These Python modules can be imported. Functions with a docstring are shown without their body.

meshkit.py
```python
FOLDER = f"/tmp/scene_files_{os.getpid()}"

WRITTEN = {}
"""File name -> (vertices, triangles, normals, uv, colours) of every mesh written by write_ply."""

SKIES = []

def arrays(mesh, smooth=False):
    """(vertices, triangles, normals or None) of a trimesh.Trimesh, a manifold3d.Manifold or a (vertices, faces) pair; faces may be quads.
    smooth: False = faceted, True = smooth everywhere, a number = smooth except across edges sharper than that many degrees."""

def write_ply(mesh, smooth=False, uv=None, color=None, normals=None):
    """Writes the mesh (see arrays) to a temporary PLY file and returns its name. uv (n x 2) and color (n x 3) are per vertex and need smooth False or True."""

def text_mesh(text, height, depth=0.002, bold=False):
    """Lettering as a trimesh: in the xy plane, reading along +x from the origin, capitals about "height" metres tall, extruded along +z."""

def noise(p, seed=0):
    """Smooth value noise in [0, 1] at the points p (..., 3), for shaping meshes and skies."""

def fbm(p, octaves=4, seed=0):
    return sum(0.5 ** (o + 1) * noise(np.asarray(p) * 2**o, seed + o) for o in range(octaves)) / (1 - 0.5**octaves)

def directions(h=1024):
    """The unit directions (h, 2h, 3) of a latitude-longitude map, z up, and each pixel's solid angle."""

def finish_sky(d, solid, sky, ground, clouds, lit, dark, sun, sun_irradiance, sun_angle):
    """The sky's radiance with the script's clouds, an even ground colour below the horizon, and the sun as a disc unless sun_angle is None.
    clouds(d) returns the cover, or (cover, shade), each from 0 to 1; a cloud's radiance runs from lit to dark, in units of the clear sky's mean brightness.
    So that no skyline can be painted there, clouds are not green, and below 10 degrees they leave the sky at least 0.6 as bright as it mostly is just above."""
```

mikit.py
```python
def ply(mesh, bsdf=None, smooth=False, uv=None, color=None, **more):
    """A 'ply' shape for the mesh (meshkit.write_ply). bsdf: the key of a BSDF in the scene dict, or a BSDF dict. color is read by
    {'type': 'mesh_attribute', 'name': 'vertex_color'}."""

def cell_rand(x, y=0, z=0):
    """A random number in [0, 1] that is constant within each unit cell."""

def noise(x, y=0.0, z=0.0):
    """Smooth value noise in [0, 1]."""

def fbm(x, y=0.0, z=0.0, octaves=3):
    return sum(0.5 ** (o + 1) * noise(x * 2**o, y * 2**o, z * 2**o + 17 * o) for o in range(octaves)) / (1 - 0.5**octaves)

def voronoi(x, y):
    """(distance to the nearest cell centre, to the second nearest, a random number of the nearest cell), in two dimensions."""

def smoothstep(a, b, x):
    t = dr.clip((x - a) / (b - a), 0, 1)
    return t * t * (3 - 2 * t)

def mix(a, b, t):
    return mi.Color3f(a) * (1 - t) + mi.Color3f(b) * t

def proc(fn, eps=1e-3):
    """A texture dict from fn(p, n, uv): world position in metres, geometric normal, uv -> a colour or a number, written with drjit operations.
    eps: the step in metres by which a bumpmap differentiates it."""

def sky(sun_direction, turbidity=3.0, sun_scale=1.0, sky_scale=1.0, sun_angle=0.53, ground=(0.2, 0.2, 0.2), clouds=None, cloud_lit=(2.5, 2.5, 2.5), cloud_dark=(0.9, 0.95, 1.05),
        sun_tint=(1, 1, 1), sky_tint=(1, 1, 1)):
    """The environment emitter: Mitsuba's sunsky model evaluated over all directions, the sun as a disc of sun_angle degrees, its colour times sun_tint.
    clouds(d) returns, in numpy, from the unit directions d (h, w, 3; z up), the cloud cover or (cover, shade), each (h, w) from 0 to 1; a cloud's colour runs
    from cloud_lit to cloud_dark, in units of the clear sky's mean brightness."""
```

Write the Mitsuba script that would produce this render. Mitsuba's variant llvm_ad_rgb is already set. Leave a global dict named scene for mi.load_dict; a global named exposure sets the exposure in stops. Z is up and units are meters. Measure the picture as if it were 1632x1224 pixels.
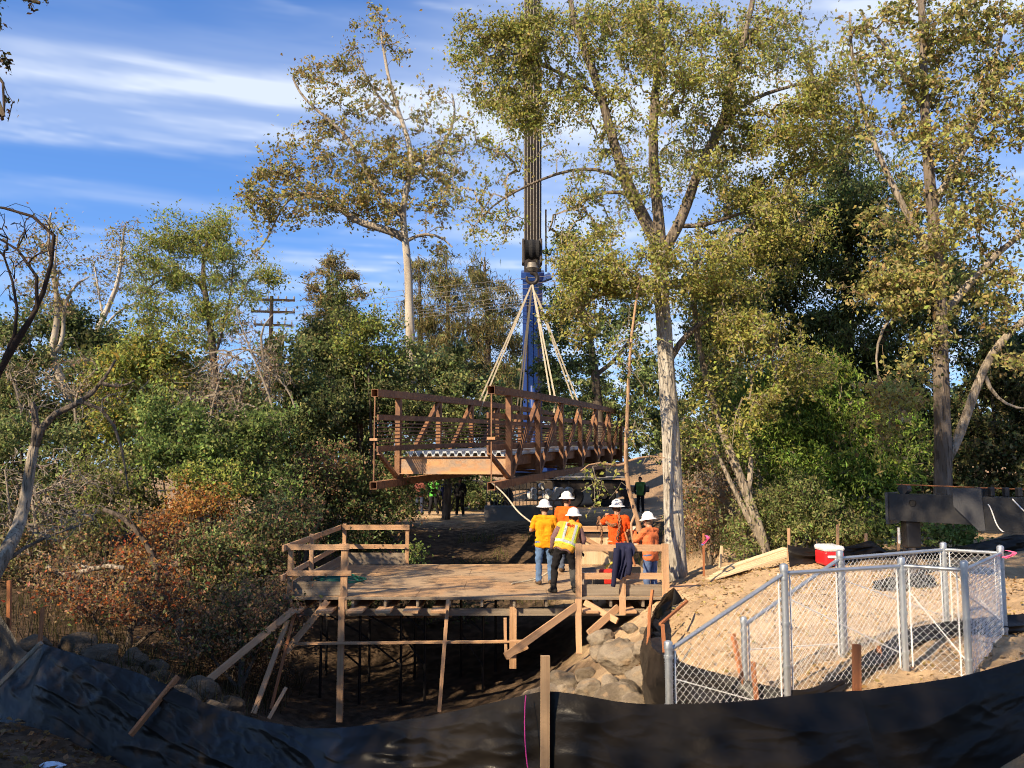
import math, random
import numpy as np, trimesh, drjit as dr, mitsuba as mi, mikit, meshkit, manifold3d as m3
from mikit import noise, fbm, voronoi, smoothstep, mix, cell_rand
from scipy.spatial import cKDTree
from scipy.interpolate import RBFInterpolator, CubicSpline
T = mi.ScalarTransform4f
RNG = np.random.default_rng(11)
random.seed(5)

# ------------------------------------------------------------------ camera, sky, exposure
EYE = np.array([0, 0, 2.55]); PITCH = math.radians(5.55); FOC = 1369 / 816
FWD = np.array([0, math.cos(PITCH), math.sin(PITCH)])
scene = {'camera': {'type': 'perspective', 'fov': math.degrees(2 * math.atan(1 / FOC)), 'fov_axis': 'x',
                    'to_world': T().look_at(origin=EYE.tolist(), target=(EYE + FWD).tolist(), up=[0, 0, 1]),
                    'near_clip': 0.05, 'far_clip': 3000.0}}
labels = {}
exposure = 2.35
SUN = np.array([-0.56, -0.62, 0.55]); SUN /= np.linalg.norm(SUN)

def cirrus(d):
    el = np.degrees(np.arcsin(np.clip(d[..., 2], -1, 1))); az = np.degrees(np.arctan2(d[..., 0], d[..., 1]))
    z = np.maximum(d[..., 2], .06)
    q = np.stack([d[..., 0] / z, d[..., 1] / z, 0 * z], -1)        # on a high flat layer
    w = meshkit.fbm(q * .8 + 5.2, 4, 3)
    s = meshkit.fbm(np.stack([q[..., 0] * 1.5 + w * 1.6, q[..., 1] * 4.6 + w * 2.4 - q[..., 0] * 1.1, 0 * z], -1), 6, 7)
    f = meshkit.fbm(np.stack([q[..., 0] * 5 + w * 3, q[..., 1] * 16 - q[..., 0] * 4 + w * 5, 0 * z + 3], -1), 5, 21)
    big = meshkit.fbm(q * np.array([.28, .55, 1]) + np.array([1.7, 3.1, 0]), 3, 40)
    def band(c, wd): return np.exp(-((el - c) / wd) ** 2)
    sm = lambda a, b, x: (lambda t: t * t * (3 - 2 * t))(np.clip((x - a) / (b - a), 0, 1))
    mass = sm(.46, .62, big)
    layer = sm(.36, .72, s * .72 + f * .28)
    wob = 2.2 * (w - .5) + 1.2 * (f - .5)
    veil = sm(20.3, 22.2, el + wob * .5 - .08 * az - .4) * (1 - sm(24.5, 31, el + 2.2 * wob - .08 * az)) * sm(-44, -30, az) * (.26 + .58 * layer)
    streak = sm(.50, .70, s * .6 + f * .4) * sm(9, 14, el) * .5
    low = .9 * np.exp(-np.clip(el, 0, 90) / 8.5) * (.35 + .65 * sm(.35, .62, s))
    right = .5 * sm(-16, 4, az) * np.exp(-((az - 16) / 30) ** 2) * (.45 + .55 * layer) * sm(3, 9, el)
    cover = np.clip(.16 * mass * layer + veil * 1.0 + streak * (.2 + .45 * mass) + low + right, 0, .85)
    return cover, np.zeros_like(cover) + .1

scene['sky'] = mikit.sky(SUN.tolist(), turbidity=2.4, clouds=cirrus, cloud_lit=(2.5, 2.75, 3.15), cloud_dark=(2.0, 2.1, 2.4),
                         sun_tint=(.97, .97, .97), sky_tint=(.50, .81, 1.27), ground=(.15, .13, .1), sun_scale=1.18, sky_scale=1.0)

def P(px, py, d):
    """The point at horizontal distance d (metres ahead) seen at photograph pixel (px, py)."""
    cx, cy = (px - 816) / 1369, (612 - py) / 1369
    v = np.array([cx, math.cos(PITCH) - cy * math.sin(PITCH), math.sin(PITCH) + cy * math.cos(PITCH)])
    return EYE + v * (d / v[1])

# ------------------------------------------------------------------ names
def fresh(key):
    if key not in scene and key not in labels: return key
    k = 1
    while f'{key}_{k:03d}' in scene or f'{key}_{k:03d}' in labels: k += 1
    return f'{key}_{k:03d}'
COUNT = {}
def fresh_part(key):
    n = COUNT.get(key, -1) + 1; COUNT[key] = n
    return key if n == 0 else f'{key}_{n:03d}'
def thing(name, label, cat, group=None):
    k = fresh(name); labels[k] = {'label': label, 'category': cat}
    if group: labels[k]['group'] = group
    return k
def add(key, mesh, bsdf, smooth=False, label=None, kind=None, **kw):
    """One entry of the scene. key 'thing' or 'thing__part' (numbered when taken)."""
    if '__' in key: key = fresh_part(key)
    if isinstance(mesh, dict): kw = {**{k: mesh[k] for k in ('uv', 'color') if k in mesh}, **kw}; mesh = (mesh['v'], mesh['f'])
    if kw.get('color') is not None:
        if np.ndim(kw['color']) == 1: kw['color'] = np.tile(np.asarray(kw['color'], float), (len(mesh[0]), 1))
        smooth = bool(smooth)
    scene[key] = mikit.ply(mesh, bsdf, smooth, **kw)
    if label or kind:
        labels.setdefault(key, {})
        if label: labels[key]['label'] = label
        if kind: labels[key]['kind'] = kind
    return key
def part(parent, name, mesh, bsdf, smooth=False, **kw): return add(f'{parent}__{name}', mesh, bsdf, smooth, **kw)
def structure(name, mesh, bsdf, smooth=False, **kw): return add(name, mesh, bsdf, smooth, kind='structure', **kw)

# ------------------------------------------------------------------ mesh helpers
def nrm(v): v = np.asarray(v, float); return v / max(np.linalg.norm(v), 1e-12)
def beam(a, b, w, h, up=(0, 0, 1), roll=0, ends=0.0):
    """A squared timber or bar from a to b: width w (sideways), height h (along up); uv = metres along and around it."""
    a, b = np.asarray(a, float), np.asarray(b, float); z = nrm(b - a); up = np.asarray(up, float)
    if abs(z @ nrm(up)) > .98: up = np.array([0, 1.0, 0])
    x = nrm(np.cross(z, up)); y = np.cross(x, z)
    if roll: x, y = x * math.cos(roll) + y * math.sin(roll), y * math.cos(roll) - x * math.sin(roll)
    L = np.linalg.norm(b - a); o = RNG.random(2) * 50
    c = [(-w / 2, -h / 2), (w / 2, -h / 2), (w / 2, h / 2), (-w / 2, h / 2)]
    V, F, U = [], [], []
    for i in range(4):
        p, q = c[i], c[(i + 1) % 4]; s = math.hypot(p[0] - q[0], p[1] - q[1]); k = len(V)
        for (m, t, l) in ((p, 0, 0), (q, s, 0), (q, s, L), (p, 0, L)):
            V.append(a + x * m[0] + y * m[1] + z * l); U.append((l + o[0], t + i * .7 + o[1]))
        F += [[k, k + 1, k + 2], [k, k + 2, k + 3]]
    for e, l in ((0, 0), (1, L)):
        k = len(V)
        for m in c: V.append(a + x * m[0] + y * m[1] + z * l); U.append((m[0] + o[0] + 9, m[1] + o[1]))
        F += [[k, k + 2, k + 1], [k, k + 3, k + 2]] if e == 0 else [[k, k + 1, k + 2], [k, k + 2, k + 3]]
    return {'v': np.array(V), 'f': np.array(F), 'uv': np.array(U)}
def join(ms):
    V, F, U, C, at = [], [], [], [], 0
    for m in ms:
        if isinstance(m, trimesh.Trimesh): m = {'v': np.array(m.vertices), 'f': np.array(m.faces)}
        V.append(m['v']); F.append(m['f'] + at); at += len(m['v'])
        if 'uv' in m: U.append(m['uv'])
        if 'color' in m: C.append(m['color'])
    out = {'v': np.vstack(V), 'f': np.vstack(F)}
    if U and sum(map(len, U)) == at: out['uv'] = np.vstack(U)
    if C and sum(map(len, C)) == at: out['color'] = np.vstack(C)
    return out
def tube(pts, r, sides=6, cap=True):
    p = np.asarray(pts, float); r = np.broadcast_to(np.asarray(r, float), (len(p),))
    t = np.gradient(p, axis=0); t /= np.linalg.norm(t, axis=1, keepdims=True) + 1e-12
    a = np.zeros_like(p); ref = np.array([1.0, 0, 0]) if abs(t[0][0]) < .8 else np.array([0, 0, 1.0])
    for i in range(len(p)):
        ref = ref - t[i] * (ref @ t[i]); ref /= np.linalg.norm(ref) + 1e-12; a[i] = ref
    b = np.cross(t, a); th = np.arange(sides) * 2 * np.pi / sides
    v = p[:, None] + r[:, None, None] * (np.cos(th)[None, :, None] * a[:, None] + np.sin(th)[None, :, None] * b[:, None])
    i, j = np.meshgrid(np.arange(len(p) - 1), np.arange(sides), indexing='ij'); k = (j + 1) % sides
    q = np.stack([i * sides + j, i * sides + k, (i + 1) * sides + k, (i + 1) * sides + j], -1).reshape(-1, 4)
    f = np.vstack([q[:, [0, 1, 2]], q[:, [0, 2, 3]]]); v = v.reshape(-1, 3)
    if cap:
        n = len(v); v = np.vstack([v, p[:1], p[-1:]]); jj = np.arange(sides); kk = (jj + 1) % sides
        e = (len(p) - 1) * sides
        f = np.vstack([f, np.stack([kk, jj, jj * 0 + n], 1), np.stack([e + jj, e + kk, jj * 0 + n + 1], 1)])
    return {'v': v, 'f': f}
def spline(pts, n=24):
    p = np.asarray(pts, float)
    if len(p) < 3: return np.linspace(p[0], p[-1], n)
    s = np.r_[0, np.cumsum(np.linalg.norm(np.diff(p, axis=0), axis=1))]
    return CubicSpline(s, p)(np.linspace(0, s[-1], n))
def spline1(v, pts, n=24):
    p = np.asarray(pts, float); s = np.r_[0, np.cumsum(np.linalg.norm(np.diff(p, axis=0), axis=1))]
    return np.interp(np.linspace(0, s[-1], n), s, v)
def rbox(size, r=.02, at=(0, 0, 0), seg=8):
    """A box with rounded edges."""
    sx, sy, sz = [max(s / 2 - r, 1e-4) for s in size]
    m = m3.Manifold.batch_hull([m3.Manifold.sphere(r, seg).translate([x * sx, y * sy, z * sz]) for x in (-1, 1) for y in (-1, 1) for z in (-1, 1)])
    return mani(m.translate(list(map(float, at))))
def mani(m):
    k = m.to_mesh(); return {'v': np.array(k.vert_properties[:, :3], float), 'f': np.array(k.tri_verts, int)}
def xf(m, M):
    M = np.asarray(M.matrix if hasattr(M, 'matrix') else M, float); out = dict(m); out['v'] = m['v'] @ M[:3, :3].T + M[:3, 3]; return out
def rotz(a): c, s = math.cos(a), math.sin(a); return np.array([[c, -s, 0, 0], [s, c, 0, 0], [0, 0, 1, 0], [0, 0, 0, 1.0]])
def move(x, y, z): m = np.eye(4); m[:3, 3] = (x, y, z); return m
def lathe(profile, n=32):
    pr = np.asarray(profile, float); th = np.arange(n) * 2 * np.pi / n
    v = np.stack([pr[:, None, 0] * np.cos(th), pr[:, None, 0] * np.sin(th), np.repeat(pr[:, 1:], n, 1)], -1).reshape(-1, 3)
    i, j = np.meshgrid(np.arange(len(pr) - 1), np.arange(n), indexing='ij'); k = (j + 1) % n
    q = np.stack([i * n + j, i * n + k, (i + 1) * n + k, (i + 1) * n + j], -1).reshape(-1, 4)
    return {'v': v, 'f': np.vstack([q[:, [0, 1, 2]], q[:, [0, 2, 3]]])}
def extrude(poly, depth):
    q = np.asarray(poly, float); q = q if np.sum(q[:, 0] * np.roll(q[:, 1], -1) - q[:, 1] * np.roll(q[:, 0], -1)) > 0 else q[::-1]
    m = m3.Manifold.extrude(m3.CrossSection([q]), depth); return mani(m)
def frame_to(o, x, y, z): M = np.eye(4); M[:3, 0], M[:3, 1], M[:3, 2], M[:3, 3] = x, y, z, o; return M
def flat_color(m, c, amp=.15, freq=6.0, seed=0):
    n = meshkit.fbm(m['v'] * freq, 3, seed)[:, None] - .5
    return np.clip(np.asarray(c, float)[None] * (1 + 2 * amp * n), 0.002, .95)

# ------------------------------------------------------------------ materials
def two(b): return {'type': 'twosided', 'bsdf': b}
def pr(color, rough=.6, metal=0.0, spec=.4, **kw):
    c = color if isinstance(color, dict) else {'type': 'rgb', 'value': list(color)}
    return {'type': 'principled', 'base_color': c, 'roughness': rough, 'metallic': metal, 'specular': spec, **kw}
def bump(b, fn, scale, eps=2e-3): return {'type': 'bumpmap', 'arbitrary': mikit.proc(fn, eps), 'scale': scale, 'bsdf': b}
VC = {'type': 'mesh_attribute', 'name': 'vertex_color'}

def wood_fn(base, dark, grime):
    def fn(p, n, uv):
        g = fbm(uv.x * 1.2, uv.y * 70, 0, 3); k = noise(uv.x * .8 + 3, uv.y * 9, 5); blot = fbm(p.x * 3, p.y * 3, p.z * 3 + 7, 3)
        c = mix(dark, base, smoothstep(.2, .75, g * .6 + k * .4))
        return mix(c, grime, .55 * smoothstep(.5, .8, blot))
    return fn
scene['mat_lumber'] = two(pr(mikit.proc(wood_fn((.52, .325, .185), (.38, .22, .115), (.32, .205, .13))), .75, spec=.25))
scene['mat_lumber_brown'] = two(pr(mikit.proc(wood_fn((.30, .205, .125), (.20, .13, .075), (.17, .12, .08))), .85, spec=.2))
scene['mat_lumber_grey'] = two(pr(mikit.proc(wood_fn((.30, .25, .19), (.17, .135, .10), (.13, .10, .075))), .85, spec=.2))
scene['mat_lumber_pale'] = two(pr(mikit.proc(wood_fn((.62, .50, .33), (.48, .35, .2), (.42, .32, .2))), .75, spec=.2))
scene['mat_stake_red'] = two(pr(mikit.proc(wood_fn((.42, .17, .07), (.27, .10, .045), (.2, .1, .05))), .8, spec=.2))
def ply_fn(p, n, uv):
    g = fbm(uv.x * 1.0, uv.y * 26, 2, 3); b = fbm(p.x * .9, p.y * .9, 1, 4); s = fbm(p.x * 4.5, p.y * 4.5, 3, 3)
    c = mix((.25, .155, .085), (.37, .235, .13), smoothstep(.3, .7, g)); c = mix(c, (.30, .215, .135), smoothstep(.45, .65, b))
    return mix(c, (.12, .085, .055), .7 * smoothstep(.56, .74, s))
scene['mat_plywood'] = two(pr(mikit.proc(ply_fn), .8, spec=.2))
def rust_fn(p, n, uv):
    a = fbm(p.x * 1.6, p.y * 1.6, p.z * 2.2, 4); b = fbm(p.x * 14, p.y * 14, p.z * 9, 3)
    c = mix((.155, .078, .045), (.235, .118, .060), smoothstep(.35, .65, a)); c = mix(c, (.33, .17, .082), .6 * smoothstep(.5, .72, b))
    return mix(c, (.13, .07, .045), .5 * smoothstep(.55, .75, fbm(p.x * 5, p.y * 5, p.z * 1.2 + 9, 3)))
scene['mat_rust'] = two(pr(mikit.proc(rust_fn), .72, spec=.35))
def rustpale_fn(p, n, uv):
    a = fbm(p.x * 1.3, p.y * 1.3, p.z * 3, 4); h = fbm(p.x * 6, p.y * 6, p.z * 10, 3)
    c = mix((.30, .215, .15), (.46, .26, .12), smoothstep(.35, .62, a)); return mix(c, (.40, .19, .075), .6 * smoothstep(.45, .7, h))
scene['mat_rust_pale'] = two(pr(mikit.proc(rustpale_fn), .6, spec=.4))
def galv_fn(p, n, uv):
    f, s, w = voronoi(p.x * 55 + p.z * 31, p.y * 55 + p.z * 47); return mix((.40, .43, .45), (.56, .59, .61), w * .6 + .4 * noise(p.x * 9, p.y * 9, p.z * 5))
scene['mat_galvanised'] = two(pr(mikit.proc(galv_fn), .42, metal=.75, spec=.5))
scene['mat_wire'] = two(pr((.80, .81, .80), .5, metal=.2))
scene['mat_black_steel'] = two(pr(mikit.proc(lambda p, n, uv: mix((.012, .012, .014), (.026, .0245, .024), smoothstep(.45, .7, fbm(p.x * 3, p.y * 3, p.z * 3, 4)))), .38, spec=.5))
scene['mat_grey_steel_sheen'] = two(pr((.042, .044, .05), .4, spec=.5))  # black steel lightened to stand in for sheen on the gusset
scene['mat_chrome'] = two(pr((.35, .35, .37), .18, metal=1.0))
scene['mat_white_paint'] = two(pr((.78, .78, .76), .35))
scene['mat_crane_blue'] = two(pr(mikit.proc(lambda p, n, uv: mix((.009, .033, .15), (.014, .05, .22), fbm(p.x * 1.2, p.y * 1.2, p.z * .5, 3))), .35, spec=.5, clearcoat=.3))
scene['mat_crane_dark'] = two(pr(mikit.proc(lambda p, n, uv: mix((.022, .018, .016), (.045, .035, .028), smoothstep(.35, .65, fbm(p.x * 2, p.y * 2, p.z * .6, 3)))), .5))
scene['mat_cable'] = two(pr((.20, .18, .15), .55, metal=.2))
scene['mat_sling'] = two(pr((.42, .37, .28), .9, spec=.1))
scene['mat_rubber'] = two(pr((.02, .02, .021), .85, spec=.2))
scene['mat_fabric_black'] = None
def conc_fn(p, n, uv): return mix((.16, .155, .145), (.30, .285, .26), fbm(p.x * 2.3, p.y * 2.3, p.z * 2.3, 4))
scene['mat_concrete'] = two(pr(mikit.proc(conc_fn), .9, spec=.2))
def weave(p, n, uv): return noise(uv.x * 160, uv.y * 160, 0) * .6 + fbm(uv.x * 7, uv.y * 5, 3, 4) * 5
scene['mat_fabric_black'] = two(bump(pr(mikit.proc(lambda p, n, uv: mix(mix((.006, .0054, .0048), (.021, .0175, .015), fbm(uv.x * 3, uv.y * 5, 1, 4)), (.10, .08, .058), .75 * smoothstep(.6, .8, fbm(uv.x * 2.2, uv.y * 1.5, 9, 3)) * smoothstep(.3, .95, uv.y))), .34, spec=.17), weave, .0014, 4e-3))
scene['mat_cloth'] = two(pr(VC, .9, spec=.12, sheen=.15))
scene['mat_plastic'] = two(pr(VC, .35, spec=.45))
scene['mat_skin'] = two(pr((.42, .235, .15), .55, spec=.3))
scene['mat_dull'] = two(pr(VC, .92, spec=.15))
scene['mat_leaf'] = {'type': 'principledthin', 'base_color': VC, 'roughness': .55, 'spec_trans': 0.0, 'diff_trans': .8, 'eta': 1.4}
def bark_fn(pale, dark, crack, fx):
    def fn(p, n, uv):
        a = fbm(p.x * fx, p.y * fx, p.z * fx * .16, 4); b = fbm(p.x * 1.5, p.y * 1.5, p.z * .7 + 4, 3)
        c = mix(dark, pale, smoothstep(.3, .66, a * .65 + b * .35)); return mix(c, crack, .8 * smoothstep(.55, .72, fbm(p.x * fx * 1.8 + 5, p.y * fx * 1.8, p.z * fx * .2, 3)))
    return fn
def bark_h(fx):
    return lambda p, n, uv: smoothstep(.35, .65, fbm(p.x * fx, p.y * fx, p.z * fx * .16, 3))
scene['mat_bark'] = two(bump(pr(mikit.proc(bark_fn((.37, .32, .25), (.20, .165, .125), (.085, .068, .05), 16)), .9, spec=.15), bark_h(16), .03, 4e-3))
scene['mat_bark_pale'] = two(bump(pr(mikit.proc(bark_fn((.46, .43, .37), (.28, .25, .205), (.10, .085, .065), 15)), .9, spec=.15), bark_h(15), .04, 4e-3))
scene['mat_bark_tan'] = two(pr(mikit.proc(bark_fn((.44, .29, .175), (.30, .19, .115), (.14, .09, .06), 9)), .85, spec=.15))
scene['mat_bark_shaded'] = two(bump(pr(mikit.proc(bark_fn((.20, .165, .13), (.11, .09, .07), (.05, .04, .03), 16)), .9, spec=.15), bark_h(16), .03, 4e-3))  # darker copy of the bark colour, stands in for shade
scene['mat_bark_white'] = two(pr(mikit.proc(bark_fn((.48, .43, .35), (.28, .235, .18), (.15, .12, .085), 4)), .85, spec=.15))
scene['mat_bark_dark'] = two(pr(mikit.proc(bark_fn((.15, .12, .095), (.08, .064, .05), (.035, .028, .022), 14)), .9, spec=.15))
scene['mat_creosote_shade'] = two(pr((.040, .029, .024), .85, spec=.15))  # creosoted pole wood; also puts shade into the bare branches
scene['mat_twig_pale'] = two(pr((.26, .22, .17), .9, spec=.1))
scene['mat_twig_brown'] = two(pr((.17, .125, .085), .9, spec=.1))
def rock_fn(p, n, uv):
    a = fbm(p.x * 2.4, p.y * 2.4, p.z * 2.4, 4); g = noise(p.x * 55, p.y * 55, p.z * 55); b = fbm(p.x * 9, p.y * 9, p.z * 9 + 3, 3)
    c = mix((.125, .10, .072), (.255, .21, .155), smoothstep(.3, .7, a)); c = mix(c, (.30, .21, .125), .6 * smoothstep(.55, .75, b)); return c * (.82 + .36 * g)
scene['mat_rock'] = two(bump(pr(mikit.proc(rock_fn), .9, spec=.2), lambda p, n, uv: fbm(p.x * 12, p.y * 12, p.z * 12, 4), .05, 4e-3))
def rock_shaded_fn(p, n, uv): return rock_fn(p, n, uv) * mi.Color3f(.42, .41, .40)  # rock colour scaled down to deepen shade on the left boulders
scene['mat_rock_shaded'] = two(bump(pr(mikit.proc(rock_shaded_fn), .9, spec=.15), lambda p, n, uv: fbm(p.x * 12, p.y * 12, p.z * 12, 4), .05, 4e-3))
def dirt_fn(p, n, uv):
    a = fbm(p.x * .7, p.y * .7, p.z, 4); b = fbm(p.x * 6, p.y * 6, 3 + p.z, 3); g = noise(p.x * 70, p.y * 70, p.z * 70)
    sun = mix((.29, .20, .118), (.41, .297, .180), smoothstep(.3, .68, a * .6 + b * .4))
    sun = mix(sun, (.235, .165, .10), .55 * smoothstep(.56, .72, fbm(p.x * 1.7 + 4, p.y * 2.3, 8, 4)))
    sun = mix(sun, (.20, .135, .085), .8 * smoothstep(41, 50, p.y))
    dark = mix((.05, .036, .025), (.105, .072, .047), smoothstep(.3, .7, b))            # darker creek soil against bare graded fill
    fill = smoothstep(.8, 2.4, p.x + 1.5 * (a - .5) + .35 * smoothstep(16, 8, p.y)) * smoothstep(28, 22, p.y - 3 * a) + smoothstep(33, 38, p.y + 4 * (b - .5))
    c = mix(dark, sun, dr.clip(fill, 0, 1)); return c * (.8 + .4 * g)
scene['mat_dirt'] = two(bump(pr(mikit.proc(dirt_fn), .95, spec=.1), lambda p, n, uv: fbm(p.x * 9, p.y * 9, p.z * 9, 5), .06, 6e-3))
# ------------------------------------------------------------------ terrain
CTRL = np.array([
 (0,-4,1.0),(0,0,.95),(-6,0,.9),(6,0,.95),(0,3,.6),(4,3,.62),(-4,4,.35),(-8,5,.2),(8,4,.7),(-14,4,.4),(14,4,.9),
 (-7,11.3,-.42),(-5.2,10,-.42),(-3.6,9,-.45),(-2,8,-.42),(-.8,7.2,-.25),(.25,6.6,.02),(1.5,6.6,.08),(3.0,6.6,.12),(3.6,6.65,.26),(4.05,6.7,.46),(4.6,6.7,.56),(5.3,6.8,.6),(8,7.5,.42),
 (-5,13,-.9),(-3,12,-1.4),(-1.5,11,-1.6),(0,10,-1.5),(.8,9.5,-1.0),
 (-4,17,-2.4),(-2,16,-2.4),(0,15,-2.2),(-6,20,-2),(-3,22,-2.3),(0,20,-2.2),(1.5,20,-1.6),
 (1,14.5,-1.15),(1.8,15,-.7),(2.4,16,-.25),(2.0,13,-.55),(1.5,11,-.75),(1.3,8.3,-.35),(2.4,9.2,.0),(2.4,10.5,0.05),
 (3.2,17.5,0.02),(3.3,14,.3),(3.4,11,.3),(3,9,.25),(4.6,9,.48),(6,9,.6),(6,14,.55),(8,12,.62),(5,18,.32),(8,19,.5),(10,18,.5),(14,20,.6),(4.2,20.5,0.0),(3.6,22,-.2),
 (-2,25,-1.5),(2,25,-1.2),(-2,29,-.6),(2,29,-.5),(-2,33,0),(0,36,.3),(-4,36,.3),(3,34,.2),(4,30,-.3),(5,25,-.6),(0,42,.3),(8,40,.3),(-8,44,.3),(0,60,.4),(5,45,.35),
 (9,47,.4),(13,46,.7),(3,54,.4),(8,56,1.2),(10,61,3.4),(14,64,4.4),(15,52,1.6),(20,55,3),(2,62,1.2),
 (7,23,.3),(10,24,.5),(6.5,26,.2),(14,26,.8),(9,32,.8),(14,36,1.5),
 (-8,12,-.6),(-10,14,-.5),(-7,16,-1),(-12,18,-.2),(-10,20,-.5),(-8,22,-.8),(-14,22,.3),(-8,28,.5),(-12,30,.8),(-6,26,-.4),(-20,30,1.2),(-20,15,.4),(-30,50,1),
 (30,10,.8),(30,40,1.5),(-40,20,.6),(-40,-10,.6),(40,-10,.8),(0,-30,1.0),(0,90,.5),(50,90,.6),(-50,90,.6)], float)
_rbf = RBFInterpolator(CTRL[:, :2], CTRL[:, 2], kernel='linear', smoothing=.02)
def ground_z(x, y):
    x, y = np.broadcast_arrays(np.asarray(x, float), np.asarray(y, float)); q = np.stack([x.ravel(), y.ravel()], -1)
    z = np.concatenate([_rbf(q[i:i + 20000]) for i in range(0, len(q), 20000)])
    far = np.clip((np.hypot(q[:, 0], q[:, 1] - 20) - 70) / 60, 0, 1); z = z * (1 - far) + .5 * far
    p = np.c_[q, 0 * z]
    amp = np.clip(1 - np.hypot(q[:, 0], q[:, 1] - 14) / 60, 0.25, 1)
    z += amp * ((meshkit.fbm(p * .55, 3, 1) - .5) * .24 + (meshkit.fbm(p * 2.1, 3, 4) - .5) * .12)
    return z.reshape(x.shape)
def gz(x, y): return float(ground_z(np.array([x]), np.array([y]))[0])
def axis(lo, hi, fine_lo, fine_hi, step, far):
    m = np.arange(fine_lo, fine_hi + 1e-6, step); out = [m]; s, v = step, fine_hi
    up = []
    while v < hi: s *= 1.22; v += s; up.append(v)
    s, v, dn = step, fine_lo, []
    while v > lo: s *= 1.22; v -= s; dn.append(v)
    return np.r_[dn[::-1], m, up]
_xs = axis(-400, 400, -8, 8.5, .075, 0); _ys = axis(-300, 500, 3.5, 25, .085, 0)
_X, _Y = np.meshgrid(_xs, _ys)
_Z = ground_z(_X, _Y)
_p = np.stack([_X.ravel(), _Y.ravel(), 0 * _X.ravel()], -1)
_near = ((_X > -9) & (_X < 9) & (_Y > 2.5) & (_Y < 27)).ravel()
_clod = np.zeros(len(_p)); _q = _p[_near]
_clod[_near] = np.clip(meshkit.fbm(_q * 5.5, 3, 9) - .5, -.2, .5) * .10 + np.clip(meshkit.noise(_q * 13, 12) - .62, 0, 1) * .09
_Z = _Z + _clod.reshape(_Z.shape)
_n, _m = len(_xs), len(_ys)
_i, _j = np.meshgrid(np.arange(_m - 1), np.arange(_n - 1), indexing='ij'); _k = _i * _n + _j
_F = np.vstack([np.stack([_k, _k + 1, _k + _n + 1], -1).reshape(-1, 3), np.stack([_k, _k + _n + 1, _k + _n], -1).reshape(-1, 3)])
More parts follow.
